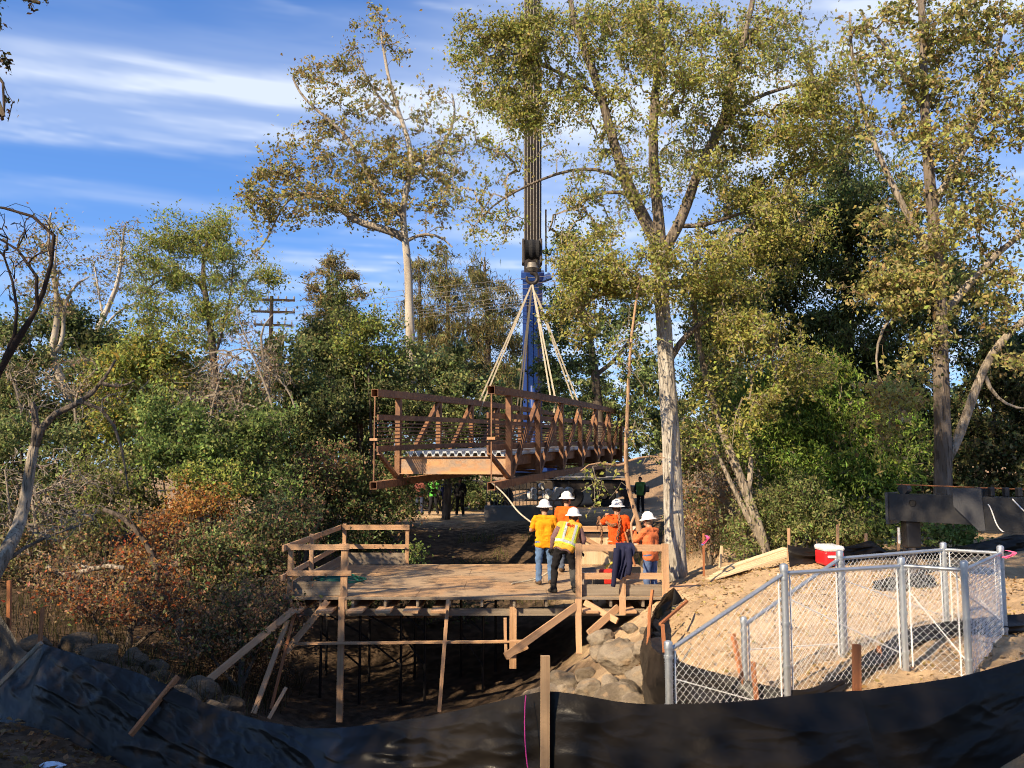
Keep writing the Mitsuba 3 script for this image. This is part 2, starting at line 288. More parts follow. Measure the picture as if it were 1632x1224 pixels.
structure('ground', {'v': np.stack([_X.ravel(), _Y.ravel(), _Z.ravel()], -1), 'f': _F}, 'mat_dirt', smooth=True,
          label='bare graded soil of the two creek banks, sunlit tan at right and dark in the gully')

# ------------------------------------------------------------------ scattered clods, leaf litter (nobody could count them)
def scatter_clods(n, xr, yr, lo, hi, seed, keep):
    r = np.random.default_rng(seed); x = r.uniform(*xr, n); y = r.uniform(*yr, n); k = keep(x, y); x, y = x[k], y[k]
    z = ground_z(x, y); s = lo + (hi - lo) * r.random(len(x)) ** 4
    ico = trimesh.creation.icosahedron(); V0 = np.array(ico.vertices); F0 = np.array(ico.faces)
    V = V0[None] * s[:, None, None] * r.uniform(.55, 1.25, (len(x), 12, 1)) * np.array([1, 1, .7])
    V = V + np.stack([x, y, z + s * .15], -1)[:, None]
    F = F0[None] + (np.arange(len(x)) * 12)[:, None, None]
    return {'v': V.reshape(-1, 3), 'f': F.reshape(-1, 3)}
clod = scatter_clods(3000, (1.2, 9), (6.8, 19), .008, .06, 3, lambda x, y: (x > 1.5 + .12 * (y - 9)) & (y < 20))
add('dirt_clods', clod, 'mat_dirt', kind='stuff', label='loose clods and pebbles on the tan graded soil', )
labels['dirt_clods']['category'] = 'soil clods'
def leaf_cards(c, n, size, r, fold=.35, aspect=.62, droop=0.0):
    """Kite-shaped leaves, folded along the midrib: centres c, normals n."""
    N = len(c); n = n / (np.linalg.norm(n, axis=1, keepdims=True) + 1e-9)
    t = r.normal(size=(N, 3)); t[:, 2] -= droop; t -= n * (t * n).sum(1, keepdims=True); t /= np.linalg.norm(t, axis=1, keepdims=True) + 1e-9
    b = np.cross(n, t); s = np.broadcast_to(size, (N,))[:, None]
    tip, tail = c + t * s * .55, c - t * s * .45
    l, rr = c + b * s * aspect / 2 + n * s * fold * .3 - t * s * .08, c - b * s * aspect / 2 + n * s * fold * .3 - t * s * .08
    V = np.stack([tail, l, tip, rr], 1).reshape(-1, 3); k = (np.arange(N) * 4)[:, None]
    return V, np.vstack([k + [0, 1, 2], k + [0, 2, 3]])
def palette(r, n, cols, w=None, jit=.22):
    cols = np.asarray(cols, float); i = r.choice(len(cols), n, p=None if w is None else np.asarray(w) / sum(w))
    return np.clip(cols[i] * np.exp(r.normal(0, jit, (n, 1))) * np.exp(r.normal(0, .08, (n, 3))), .004, .8)
def litter(n, fx, fy, keep, size, cols, seed, name, label):
    r = np.random.default_rng(seed); x, y = r.uniform(*fx, n), r.uniform(*fy, n); k = keep(x, y); x, y = x[k], y[k]
    nn = np.c_[r.normal(0, .45, (len(x), 2)), np.ones(len(x))]
    V, F = leaf_cards(np.c_[x, y, ground_z(x, y) + .035 + .02 * r.random(len(x))], nn, size * r.uniform(.5, 1.3, len(x)), r, fold=.5)
    add(name, {'v': V, 'f': F}, 'mat_leaf', color=np.repeat(palette(r, len(x), cols), 4, 0), kind='stuff', label=label); labels[name]['category'] = 'leaf litter'
litter(9000, (-9, 2.2), (4, 14), lambda x, y: meshkit.fbm(np.c_[x, y, 0 * x] * .8, 3, 2) > .42, .085, [(.16, .09, .04), (.22, .14, .06), (.1, .06, .035), (.28, .19, .1)], 5, 'leaf_litter', 'dead brown leaves lying on the shaded foreground soil')
litter(2600, (1.8, 9), (8, 20), lambda x, y: x > 1.6 + .12 * (y - 9), .07, [(.36, .24, .09), (.25, .16, .07), (.45, .33, .14)], 6, 'fallen_leaves', 'scattered yellow fallen leaves on the sunlit mound')

# ------------------------------------------------------------------ boulders
def boulder(c, s, seed, sq=(1, 1, .8), rz=0.0):
    m = trimesh.creation.icosphere(3); v = np.array(m.vertices); r = np.random.default_rng(seed)
    for _ in range(9):                                              # planes chipped off
        d = nrm(r.normal(size=3)); h = r.uniform(.55, .85); k = np.maximum(v @ d - h, 0); v = v - k[:, None] * d * .9
    v *= (1 + .34 * (meshkit.fbm(v * 1.7 + seed * 3.1, 3, seed) - .5) + .10 * (meshkit.fbm(v * 6 + seed, 3, seed + 3) - .5))[:, None]
    v = v * np.asarray(sq) * s; M = rotz(rz)
    return {'v': v @ M[:3, :3].T + np.asarray(c), 'f': np.array(m.faces)}
ROCKS = [  # px, py (middle), depth, half size (m), label
 (868, 1020, 14.6, .62, 'large pale grey boulder under the platform, behind the tip of the front diagonal brace'),
 (846, 1055, 13.6, .56, 'rounded tan boulder left of the wooden stake, lower left of the rock pile'),
 (912, 1075, 12.2, .62, 'big squat boulder in the sun just right of the wooden fence stake'),
 (940, 1030, 13.4, .40, 'upright tan boulder beside the foot of the middle platform post'),
 (990, 1005, 14.0, .62, 'wide earth stained boulder under the right end of the front guardrail'),
 (985, 1075, 11.8, .50, 'dark shaded boulder at the foot of the rock pile, right of centre'),
 (950, 1100, 11.2, .42, 'low boulder at the bottom of the rock pile just above the black fence'),
 (895, 985, 15.4, .48, 'grey boulder shaded by the platform beside the crossed braces'),
 (818, 1085, 13.0, .30, 'small square stone at the left foot of the rock pile'),
 (820, 1045, 14.4, .24, 'small dark stone left of the pale boulder under the platform'),
 (960, 965, 15.8, .44, 'long brown boulder tucked beneath the platform edge above the others'),
 (1020, 1040, 12.6, .46, 'soil covered boulder beside the curled black fence'),
 (930, 985, 15.0, .3, 'small pale wedge of rock between two big boulders'),
 (1000, 1060, 12.2, .30, 'rough block between the dark shaded boulder and the curled fence'),
 (875, 1085, 12.6, .27, 'small tan boulder close to the right side of the tall wooden stake base'),
 (1010, 1095, 11.2, .30, 'dark earthy lump just above the black fence at the right end of the pile'),
 (905, 1030, 13.6, .26, 'small rounded stone in the middle of the pile behind the big squat one'),
 (1040, 1000, 13.4, .34, 'broad dirt covered boulder beside the red brown stakes'),
 (975, 1035, 13.0, .28, 'flat stone right of the upright tan boulder'),
 (840, 1095, 12.6, .26, 'low stone left of the tall stake just above the black fence'),
 (795, 1075, 14.0, .2, 'little grey stone at the far left end of the rock pile'),
 (1100, 1113, 8.3, .30, 'pale flat stone at the foot of the low left fence post'),
 (1350, 1098, 9.2, .30, 'pale concrete lump at the foot of the tall back fence post'),
 (760, 1060, 15.2, .26, 'lone pale stone lying in the shaded creek bed'),
]
for k, (px, py, d, s, lab) in enumerate(ROCKS):
    s *= .64 if k < 13 else .85
    c = P(px, py, d); c[2] = min(c[2], gz(c[0], c[1]) + s * .62)
    add(thing('boulder', lab, 'boulder', 'boulders heaped below the platform' if k < 21 else None), boulder(c, s, k + 2, (1.05, .9, .85), k * 1.3), 'mat_rock', smooth=40)
_q = np.random.default_rng(21)
for k in range(26):
    px, py = _q.uniform(800, 1045), _q.uniform(985, 1108); d = 15.6 - (py - 985) * .034 + _q.uniform(-.3, .3)
    if px < 900 and py < 1020: py += 45
    c = P(px, py, d); s = _q.uniform(.09, .22); c[2] = gz(c[0], c[1]) + s * .35
    add(thing('stone', 'small brown stone wedged between the boulders below the platform', 'stone', 'small stones in the rock pile'), boulder(c, s, 70 + k, (1.1, .9, .8), k * 1.7), 'mat_rock', smooth=40)
_r = np.random.default_rng(8); ORD = 'first second third fourth fifth sixth seventh eighth ninth tenth eleventh twelfth thirteenth fourteenth fifteenth sixteenth seventeenth eighteenth'.split()
_px = [130, 165, 215, 255, 300, 345, 250, 190, 370, 320, 400, 285, 440, 365, 60, 110]
for k in range(16):
    px = [130, 165, 215, 255, 300, 345, 250, 190, 370, 320, 400, 285, 440, 365, 60, 110][k]; py = [985, 1010, 990, 1020, 1045, 1065, 985, 1045, 1090, 1012, 1105, 1070, 1120, 1035, 1000, 1035][k]
    d = 12.2 + .035 * (1100 - py) + _r.uniform(-.3, .3); c = P(px, py, d); c[2] = gz(c[0], c[1]) + .1; s = _r.uniform(.2, .42)
    add(thing('boulder', f'shaded grey boulder behind the sagging fence, {ORD[sorted(_px).index(px)]} from the left', 'boulder', 'shaded boulders on the left bank'), boulder(c, s, 40 + k, (1.1, .95, .75), k), 'mat_rock_shaded', smooth=40)

# ------------------------------------------------------------------ black silt fences
def fabric(top, bottom, nu, nv, seed, fold=.10, sag=0.0, pull=None):
    """A sheet between a top line and a bottom line with sag folds."""
    a, b = spline(top, nu), spline(bottom, nu); L = np.r_[0, np.cumsum(np.linalg.norm(np.diff(a, axis=0), axis=1))]
    t = np.linspace(0, 1, nv)[:, None, None]; v = a[None] * (1 - t) + b[None] * t
    side = np.cross(np.gradient(a, axis=0), [0, 0, 1.0]); side /= np.linalg.norm(side, axis=1, keepdims=True)
    U = np.broadcast_to(L[None], (nv, nu)); W = np.broadcast_to(t[:, :, 0], (nv, nu))
    q = np.stack([U * .9 + W * 2.2, W * 2.0 - U * .22, 0 * U], -1)
    q2 = np.stack([U * .5 + W * .5, W * .9 - U * .08, 0 * U], -1)
    f = (meshkit.fbm(q2, 2, seed) - .5) * 2.2
    ridge = 1 - np.abs(2 * meshkit.fbm(np.stack([U * .45 + W * .9 + 3, W * 1.7 - U * .42, 0 * U], -1), 2, seed + 9) - 1)
    drag = 1 - np.abs(2 * meshkit.fbm(np.stack([U * .8 + W * 1.3, W * 3.4 - U * .5 + 4, 0 * U], -1), 2, seed + 27) - 1)
    ridge = ridge ** 3 + .45 * drag ** 4
    fine = 1 - np.abs(2 * meshkit.fbm(np.stack([U * 3.0 + W * 2.0, W * 5.0 - U * 1.6, 0 * U], -1), 3, seed + 15) - 1); fine = fine ** 4 + .5 * (meshkit.fbm(np.stack([U * 1.4, W * 14, 0 * U], -1), 2, seed + 19) - .5)
    ends = np.clip(np.minimum(U, L[-1] - U) / .35, 0, 1) ** .7
    env = ends * np.sin(np.pi * np.clip(W * .86 + .14, 0, 1)) ** .8
    v = v + side[None] * ((f * fold + (ridge - .6) * fold * 1.1 + fine * fold * .22 + sag * np.sin(np.pi * W)) * env)[..., None]
    i, j = np.meshgrid(np.arange(nv - 1), np.arange(nu - 1), indexing='ij'); k = i * nu + j
    F = np.vstack([np.stack([k, k + nu, k + nu + 1], -1).reshape(-1, 3), np.stack([k, k + nu + 1, k + 1], -1).reshape(-1, 3)])
    return {'v': v.reshape(-1, 3), 'f': F, 'uv': np.stack([U.ravel(), W.ravel()], -1)}
def stake(parent, foot, head, mat='mat_lumber', w=.045): part(parent, 'stake', beam(foot, head, w, w * .9), mat)

sf = thing('silt_fence', 'long sagging black silt fence across the whole foreground', 'silt fence')
TOP = [(-420, 960, 12.6), (-230, 950, 12.0), (-60, 965, 11.2), (0, 978, 11.0), (48, 1040, 10.6), (69, 1026, 10.5), (140, 1046, 10.1), (210, 1068, 9.7), (268, 1090, 9.35), (330, 1120, 9.0), (377, 1137, 8.7), (430, 1150, 8.35), (480, 1158, 8.05), (560, 1158, 7.6), (640, 1148, 7.3), (720, 1134, 7.0), (800, 1116, 6.75), (862, 1102, 6.55),
       (930, 1108, 6.5), (1000, 1119, 6.5), (1080, 1121, 6.5), (1160, 1118, 6.5), (1249, 1110, 6.55), (1370, 1101, 6.65), (1480, 1085, 6.75), (1560, 1070, 6.85), (1632, 1050, 6.95), (1760, 1030, 7.1)]
_top = [P(*q) for q in TOP]
_bot = []
for p_ in _top:
    x, y = p_[0], p_[1]; y2 = y - (.55 if x < -1.2 else .16); _bot.append((x + .12, y2, gz(x, y2) + .0))
split = 17
part(sf, 'fabric_panel', fabric(_top[:6], [(b[0], b[1], b[2]) for b in _bot[:6]], 90, 40, 21, .05), 'mat_fabric_black', smooth=True)
part(sf, 'fabric_panel', fabric(_top[5:split + 1], _bot[5:split + 1], 260, 60, 31, .075, .05), 'mat_fabric_black', smooth=True, label='slack glossy left length of the black fabric, sagging between leaning stakes')
part(sf, 'fabric_panel', fabric(_top[split:24], _bot[split:24], 200, 60, 41, .04, .03), 'mat_fabric_black', smooth=True)
part(sf, 'fabric_panel', fabric(_top[23:], _bot[23:], 160, 60, 51, .035, .02), 'mat_fabric_black', smooth=True, label='taut right length of the black fabric in the sun')
stake(sf, P(868, 1290, 6.42), P(869, 1045, 6.48), 'mat_lumber_brown', .068)
stake(sf, P(1367, 1260, 6.75), P(1365, 1027, 6.8), 'mat_stake_red', .055)
stake(sf, P(208, 1172, 9.0), P(284, 1078, 9.35), 'mat_stake_red', .05)
stake(sf, P(-5, 1095, 10.4), P(66, 1024, 10.4), 'mat_lumber_grey', .05)
stake(sf, P(63, 1030, 10.7), P(68, 968, 10.8), 'mat_stake_red', .045)
stake(sf, P(14, 1010, 11.2), P(15, 925, 11.2), 'mat_stake_red', .045)
part(sf, 'tie_wire', tube(spline([P(838, 1108, 6.5), P(836, 1160, 6.4), P(842, 1230, 6.35)], 12), .004, 4), {'type': 'twosided', 'bsdf': {'type': 'diffuse', 'reflectance': {'type': 'rgb', 'value': [.5, .05, .25]}}}, label='thin pink string hanging down the fabric')
sf2 = thing('silt_fence', 'black silt fence curling down the edge of the gully beside the platform', 'silt fence')
t2 = [P(1075, 935, 16.2), P(1050, 962, 15.0), P(1040, 985, 13.6), P(1036, 1015, 12.0), P(1046, 1035, 10.6), P(1075, 1050, 9.6), P(1130, 1068, 9.0), P(1210, 1090, 8.6), P(1260, 1100, 8.5), P(1330, 1096, 8.8), P(1400, 1082, 9.4), P(1450, 1066, 10), P(1545, 1044, 10.4), P(1640, 1030, 10.6)]
b2 = [(p[0] - .08, p[1] - .1, gz(p[0] - .08, p[1] - .1) - .02) for p in t2]
t2 = [(p[0], p[1], max(p[2], b[2] + .22)) for p, b in zip(t2, b2)]
part(sf2, 'fabric_panel', fabric(t2, b2, 150, 18, 61, .07, .05), 'mat_fabric_black', smooth=True)
for (a, b) in (((1034, 985, 13.6), (1040, 940, 13.7)), ((1033, 1030, 12.2), (1036, 968, 12.3)), ((1059, 1040, 10.4), (1056, 995, 10.5)), ((1052, 995, 13.2), (1095, 958, 14.2)), ((1186, 1100, 8.7), (1168, 1010, 8.8)), ((1206, 1120, 8.5), (1200, 1055, 8.5)), ((1408, 1095, 9.2), (1400, 1030, 9.3))):
    stake(sf2, P(*a), P(*b), 'mat_stake_red', .04)
sf3 = thing('silt_fence', 'low black silt fence along the far edge of the mound behind the red cooler', 'silt fence')
t3 = [P(1255, 868, 18.6), P(1290, 873, 18.6), P(1325, 872, 18.7), P(1370, 866, 18.9), P(1388, 862, 19), P(1410, 876, 19.2), P(1450, 872, 19.6), P(1500, 872, 20), P(1560, 864, 20.5), P(1640, 850, 21)]
b3 = [(p[0], p[1] - .1, gz(p[0], p[1] - .1)) for p in t3]; t3 = [(p[0], p[1], max(p[2], b[2] + .18)) for p, b in zip(t3, b3)]
part(sf3, 'fabric_panel', fabric(t3, b3, 120, 14, 71, .1, .06), 'mat_fabric_black', smooth=True)
for (px, y0, y1, d) in ((1257, 885, 842, 18.7), (1335, 885, 836, 18.8), (1380, 880, 850, 19.0), (1432, 872, 842, 19.5)): stake(sf3, P(px, y0 + 8, d), P(px, y1, d), 'mat_lumber', .05)
rags = thing('plastic_bag', 'crumpled black plastic bag at the right end of the platform', 'plastic bag')
m_ = boulder((0, 0, 0), .3, 88, (.7, .6, 1.1)); m_['v'] += .10 * (meshkit.fbm(m_['v'] * 7, 3, 3)[:, None] - .5) * nrm([1, 1, .3]); m_['v'] += P(1072, 962, 16.4); add(rags, m_, 'mat_fabric_black', smooth=50, uv=None) if False else add(rags, {'v': m_['v'], 'f': m_['f']}, 'mat_rubber', smooth=30)
cap = boulder((0, 0, 0), .10, 91, (1.2, .7, .35)); c_ = P(88, 1157, 8.3); c_[2] = gz(c_[0], c_[1]) + .05; cap['v'] += c_
add(thing('paper_scrap', 'small pale blue scrap of litter on the dark soil at bottom left', 'litter'), cap, 'mat_plastic', color=flat_color(cap, (.5, .62, .75)), smooth=True)
# ------------------------------------------------------------------ the steel truss bridge on the slings
BU = np.array([math.sin(math.radians(16.4)), math.cos(math.radians(16.4)), 0]); BN = np.array([-BU[1], BU[0], 0])
BR0 = np.array([P(783, 621, 22.0)[0], 22.0, 0.0]); BW = 3.28; BL = 22.14; BZ = P(783, 621, 22.0)[2]
def bp(s, n, dz):
    """s metres along, n metres left of the right truss, dz below the near top chord; the bridge is cambered."""
    q = BR0 + BU * s + BN * n; q[2] = BZ + dz + .07 * 4 * (s / BL) * (1 - s / BL) + .031 * s; return q
bridge = thing('footbridge', 'rust brown steel truss footbridge hanging from the crane above the creek', 'bridge')
POSTS = [1.59 + 3.16 * k for k in range(7)]
def hollow(a, b, w, up=(0, 0, 1)):
    t = .012
    a, b = np.asarray(a), np.asarray(b); z = nrm(b - a); x = nrm(np.cross(z, up)); y = np.cross(x, z); ms = []
    for (o, ww, hh) in ((x * (w / 2 - t / 2), t, w), (-x * (w / 2 - t / 2), t, w), (y * (w / 2 - t / 2), w - 2 * t, t), (-y * (w / 2 - t / 2), w - 2 * t, t)):
        ms.append(beam(a + o, b + o, ww, hh, up))
    return join(ms)
for n in (BW, 0.0):
    for nm, dz in (('top_chord', 0.0), ('bottom_chord', -2.47)):
        ss = np.linspace(0, BL, 8); part(bridge, nm, join([hollow(bp(a, n, dz), bp(b, n, dz), .2) for a, b in zip(ss[:-1], ss[1:])]), 'mat_rust')
    for k, s in enumerate(POSTS):
        part(bridge, 'post', beam(bp(s, n, -2.37), bp(s, n, -.1), .15, .15, up=BN), 'mat_rust')
        if k: part(bridge, 'diagonal', beam(bp(POSTS[k - 1] + .12, n, -2.36), bp(s - .08, n, -.11), .12, .12, up=BN), 'mat_rust')
    inn = n + (-.1 if n else .1)
    part(bridge, 'diagonal', beam(bp(.1, inn, -1.62), bp(1.5, n, -2.32), .1, .1, up=BN), 'mat_rust')
    ss = np.linspace(.0, BL, 8); sg = np.linspace(POSTS[0] + .02, POSTS[-1], 8)
    for nm, dz, w, h in [('rub_rail', -.66, .05, .15), ('rub_rail', -1.50, .05, .15)] + [('rail', z, .028, .034) for z in (-.82, -.925, -1.03, -1.135, -1.24, -1.345)]:
        part(bridge, nm, join([beam(bp(a, inn, dz), bp(b, inn, dz), w, h) for a, b in zip(ss[:-1], ss[1:])]), 'mat_rust')
    part(bridge, 'stringer', join([beam(bp(a, n + (-.25 if n else .25), -1.9), bp(b, n + (-.25 if n else .25), -1.9), .1, .3) for a, b in zip(sg[:-1], sg[1:])]), 'mat_rust')
    part(bridge, 'end_strap', beam(bp(0.02, n, -2.37), bp(0.02, n, -.1), .018, .035, up=BN), 'mat_rust')
    part(bridge, 'end_clip', hollow(bp(-.02, n + .1, -1.25), bp(-.02, n - .12, -1.25), .07, up=(0, 0, 1)), 'mat_rust_pale')
for k, s in enumerate(POSTS):
    part(bridge, 'floor_beam', join([beam(bp(s, .08, -2.0), bp(s, BW - .08, -2.0), .02, .46), beam(bp(s, .08, -1.765), bp(s, BW - .08, -1.765), .17, .018), beam(bp(s, .08, -2.235), bp(s, BW - .08, -2.235), .17, .018)]), 'mat_rust_pale' if k == 0 else 'mat_rust')
    if k < 6: part(bridge, 'brace', beam(bp(s, .1, -2.3), bp(POSTS[k + 1], BW - .1, -2.3), .07, .07), 'mat_rust')
prof = []
for k in range(13):
    x = .12 + k * .225
    prof += [(x, -1.75), (x + .07, -1.75), (x + .10, -1.66), (x + .195, -1.66)]
prof = [q for q in prof if q[0] < BW - .1]
V, F = [], []
for s in np.linspace(1.5, BL - 1.5, 9):
    for (x, z) in prof: V.append(bp(s, x, z))
    for (x, z) in prof: V.append(bp(s, x, z + .05 if z < -1.7 else z + .055))
L_ = len(prof)
for i in range(8):
    for o in (0, L_):
        for j in range(L_ - 1): a = i * 2 * L_ + o + j; F += [[a, a + 1, a + 2 * L_ + 1], [a, a + 2 * L_ + 1, a + 2 * L_]]
for j in range(L_ - 1): F += [[j, j + 1, L_ + j + 1], [j, L_ + j + 1, L_ + j]]
part(bridge, 'deck_pan', {'v': np.array(V), 'f': np.array(F)}, 'mat_galvanised', label='corrugated galvanised deck pan between the trusses')

# ------------------------------------------------------------------ the mobile crane
crane = thing('mobile_crane', 'tall mobile crane with a blue lower boom on the far bank', 'crane')
B0, B1 = np.array([1.18, 49.5, 2.6]), np.array([.9, 33.2, 47.0])
bd = nrm(B1 - B0); bx = nrm(np.cross(bd, [0, 0, 1.0])); by = np.cross(bx, bd)
def along(z): return B0 + bd * ((z - B0[2]) / bd[2])
def boom(z0, z1, w, h):
    c = .22 * w; poly = [(-w / 2, -h / 2 + c), (-w / 2 + c, -h / 2), (w / 2 - c, -h / 2), (w / 2, -h / 2 + c), (w / 2, h / 2 - c), (w / 2 - c, h / 2), (-w / 2 + c, h / 2), (-w / 2, h / 2 - c)]
    a, b = along(z0), along(z1); m = extrude(poly, float(np.linalg.norm(b - a))); return xf(m, frame_to(a, bx, by, bd))
part(crane, 'boom_base', boom(2.6, 13.0, 1.08, 1.25), 'mat_crane_blue', label='blue lowest boom section')
part(crane, 'boom_section', boom(12.6, 24.0, .92, 1.05), 'mat_crane_dark'); part(crane, 'boom_section', boom(23.8, 36.0, .80, .92), 'mat_crane_dark'); part(crane, 'boom_section', boom(35.8, 47.0, .68, .8), 'mat_crane_dark')
for z, w, h in ((13.0, 1.24, 1.4), (24.0, 1.0, 1.15), (36.0, .88, 1.0)): part(crane, 'boom_collar', boom(z - .28, z + .1, w, h), 'mat_crane_blue' if z < 14 else 'mat_crane_dark')
fr = -by if by[1] > 0 else by
for x in (-.3, .0, .3): part(crane, 'boom_groove', beam(along(3.2) + fr * .64 + bx * x, along(11.8) + fr * .64 + bx * x, .05, .05, up=fr), 'mat_crane_dark' if x else 'mat_crane_blue')
part(crane, 'boom_bracket', beam(along(11.3) - bx * .4 + fr * .3, along(11.35) - bx * 1.35 + fr * .3, .2, .2), 'mat_crane_blue'); part(crane, 'boom_bracket', beam(along(12.7) - bx * .4 + fr * .3, along(12.9) - bx * 1.0 + fr * .3, .45, .3), 'mat_crane_blue')
part(crane, 'boom_guide', beam(along(13.1) - bx * .72 + fr * .2, along(16.2) - bx * .70 + fr * .2, .09, .09), 'mat_crane_dark')
part(crane, 'boom_tip', join([beam(B1 - bx * .5, B1 + bx * .5, .9, .9), beam(B1 + fr * .2 - bx * .3, B1 + fr * 1.6 - bx * .3, .1, .6), beam(B1 + fr * .2 + bx * .3, B1 + fr * 1.6 + bx * .3, .1, .6)]), 'mat_crane_dark')
HK = P(848, 402, 31.8); HT = B1 + fr * 1.2 + np.array([0, 0, -.4])
for k in range(6):
    o = (k - 2.5) * .11; part(crane, 'hoist_rope', tube([HK + [o, (k % 2) * .2 - .1, .3], [HT[0] + o * 1.5, HT[1] + (k % 2) * .3, HT[2]]], .014, 5), 'mat_cable')
part(crane, 'lift_cylinder', tube([(1.2, 46.6, 2.3), along(7.2) + fr * .5], .17, 14), 'mat_crane_blue')
part(crane, 'carrier', join([rbox((11.0, 2.7, .55), .08, (.9, 49.5, 1.55)), rbox((1.6, 2.3, .35), .06, (6.9, 49.5, 1.35))]), 'mat_crane_dark')
part(crane, 'deck_plate', rbox((4.4, 2.8, .09), .02, (4.2, 49.2, 2.0)), 'mat_concrete')
part(crane, 'cab', rbox((2.3, 2.5, 1.7), .15, (-4.4, 49.7, 2.3)), 'mat_crane_blue'); part(crane, 'cab_window', rbox((1.5, .04, .7), .015, (-4.4, 48.43, 2.65)), 'mat_chrome')
part(crane, 'turntable', xf(lathe([(0, 0), (1.2, 0), (1.2, .35), (0, .35)], 28), move(1.2, 49.5, 1.9)), 'mat_crane_dark')
part(crane, 'superstructure', rbox((2.6, 5.5, 1.3), .1, (1.2, 50.6, 2.9)), 'mat_crane_blue'); part(crane, 'counterweight', rbox((3.2, 1.0, 1.5), .1, (1.2, 53.6, 3.1)), 'mat_crane_dark')
for x in (-4.6, -3.1, -.6, 3.3, 5.1):
    wh = thing_part = part(crane, 'wheel', xf(lathe([(.28, -.2), (.62, -.2), (.70, -.14), (.70, .14), (.62, .2), (.28, .2)], 28), frame_to((x, 48.35, gz(x, 48.35) + .68), [1, 0, 0], [0, 0, 1], [0, -1, 0])), 'mat_rubber')
    add(f'{wh}__rim', xf(lathe([(0, .1), (.2, .16), (.29, .05), (.29, -.1)], 20), frame_to((x, 48.3, gz(x, 48.35) + .68), [1, 0, 0], [0, 0, 1], [0, -1, 0])), 'mat_crane_dark')
part(crane, 'outrigger', join([rbox((.5, 2.2, .45), .04, (6.2, 47.6, 1.2)), rbox((.26, .26, 1.1), .03, (6.2, 46.8, .85)), rbox((.7, .7, .1), .02, (6.2, 46.8, gz(6.2, 46.8) + .06))]), 'mat_crane_dark')
part(crane, 'headlight', xf(lathe([(0, .03), (.16, .02), (.17, 0), (.17, -.1)], 18), frame_to((7.0, 48.3, 1.35), [1, 0, 0], [0, 0, 1], [0, -1, 0])), 'mat_white_paint', smooth=40)

hb = thing('hook_block', 'black hook block hanging from the crane ropes above the slings', 'hook block')
part(hb, 'cheek_plate', rbox((.1, .5, .95), .03, HK + [-.33, 0, 0]), 'mat_crane_dark'); part(hb, 'cheek_plate', rbox((.1, .5, .95), .03, HK + [.33, 0, 0]), 'mat_crane_dark')
part(hb, 'sheave', xf(lathe([(0, -.26), (.4, -.26), (.34, -.13), (.4, 0), (.34, .13), (.4, .26), (0, .26)], 24), frame_to(HK + [0, 0, .1], [0, 1, 0], [0, 0, 1], [1, 0, 0])), 'mat_rubber')
part(hb, 'swivel', xf(lathe([(0, .0), (.2, .0), (.24, -.2), (.12, -.32), (0, -.32)], 18), move(*(HK + [0, 0, -.42]))), 'mat_cable', smooth=40)
hk = HK + np.array([0, 0, -1.0]); th = np.linspace(.5 * np.pi, -1.1 * np.pi, 18)
part(hb, 'hook', tube(np.r_[[HK + [0, 0, -.7]], np.stack([hk[0] + .2 * np.cos(th), hk[1] + 0 * th, hk[2] + .2 * np.sin(th)], -1)], np.linspace(.1, .05, 19), 8), 'mat_crane_dark', smooth=50)
for (s, n, lab) in ((8.8, BW, 'tan lifting sling to the left truss, the one leaning farthest left'), (6.8, 0, 'tan lifting sling to the near part of the right truss'), (14.0, BW, 'tan lifting sling hanging almost straight in front of the blue boom'), (10.6, 0, 'tan lifting sling running farthest right')):
    q = bp(s, n, -.1); sl = thing('lifting_sling', lab, 'lifting sling', None); e = nrm(np.cross(q - hk, [0, 1.0, 0])) * .05
    for o in (-1, 1): part(sl, 'strap', beam(hk + [0, 0, -.2], q + e * o * 1.5, .055, .022, up=(0, 1, 0)), 'mat_sling')
    part(sl, 'choker_loop', beam(q + e * 1.6, bp(s, n, -.45), .06, .03, up=(0, 1, 0)), 'mat_sling')

# ------------------------------------------------------------------ far abutment, railing, stand-in pipes
ab = thing('bridge_abutment', 'grey concrete bridge abutment with a railing on the far bank', 'abutment')
x0, x1 = P(772, 820, 37)[0], P(872, 820, 37)[0]
part(ab, 'wall', rbox((x1 - x0, .5, 1.5), .03, ((x0 + x1) / 2, 37, P(800, 806, 37)[2] - .75)), 'mat_concrete')
zt = P(800, 806, 37)[2]
for k in range(17): x = x0 + .1 + k * (x1 - x0 - .2) / 16; part(ab, 'baluster', beam((x, 37, zt), (x, 37, zt + 1.0), .03, .03), 'mat_cable')
part(ab, 'top_rail', beam((x0, 37, zt + 1.0), (x1, 37, zt + 1.0), .06, .05), 'mat_cable')
for k in range(12):  # unidentified white discs, made up as pipe ends
    px = [850, 873, 886, 894, 905, 884, 899, 843, 851, 862, 868, 880][k]; py = [781, 783, 780, 781, 780, 785, 783, 788, 790, 774, 790, 790][k]
    c = P(px, py, 40.5); t = thing('white_pipe', 'unidentified white disc built as a pipe end behind the far railing', 'pipe', 'unidentified discs built as pipe ends behind the far railing')
    add(t, xf(lathe([(.0, .0), (.13, 0), (.13, 2.0), (.0, 2.0)][::-1], 16), frame_to(c, [1, 0, 0], [0, 0, 1], [0, -1, 0])), 'mat_white_paint')
rk = thing('pipe_rack', 'dark timber rack that carries the stand-in pipes behind the far railing', 'rack')
for k in range(3): part(rk, 'post', beam((1.2 + k * .75, 40.7, .2), (1.2 + k * .75, 40.7, 1.9), .08, .08), 'mat_lumber_grey'); part(rk, 'bar', beam((.6, 41.2, 1.0 + .25 * k), (3.0, 41.2, 1.0 + .25 * k), .08, .08), 'mat_lumber_grey')

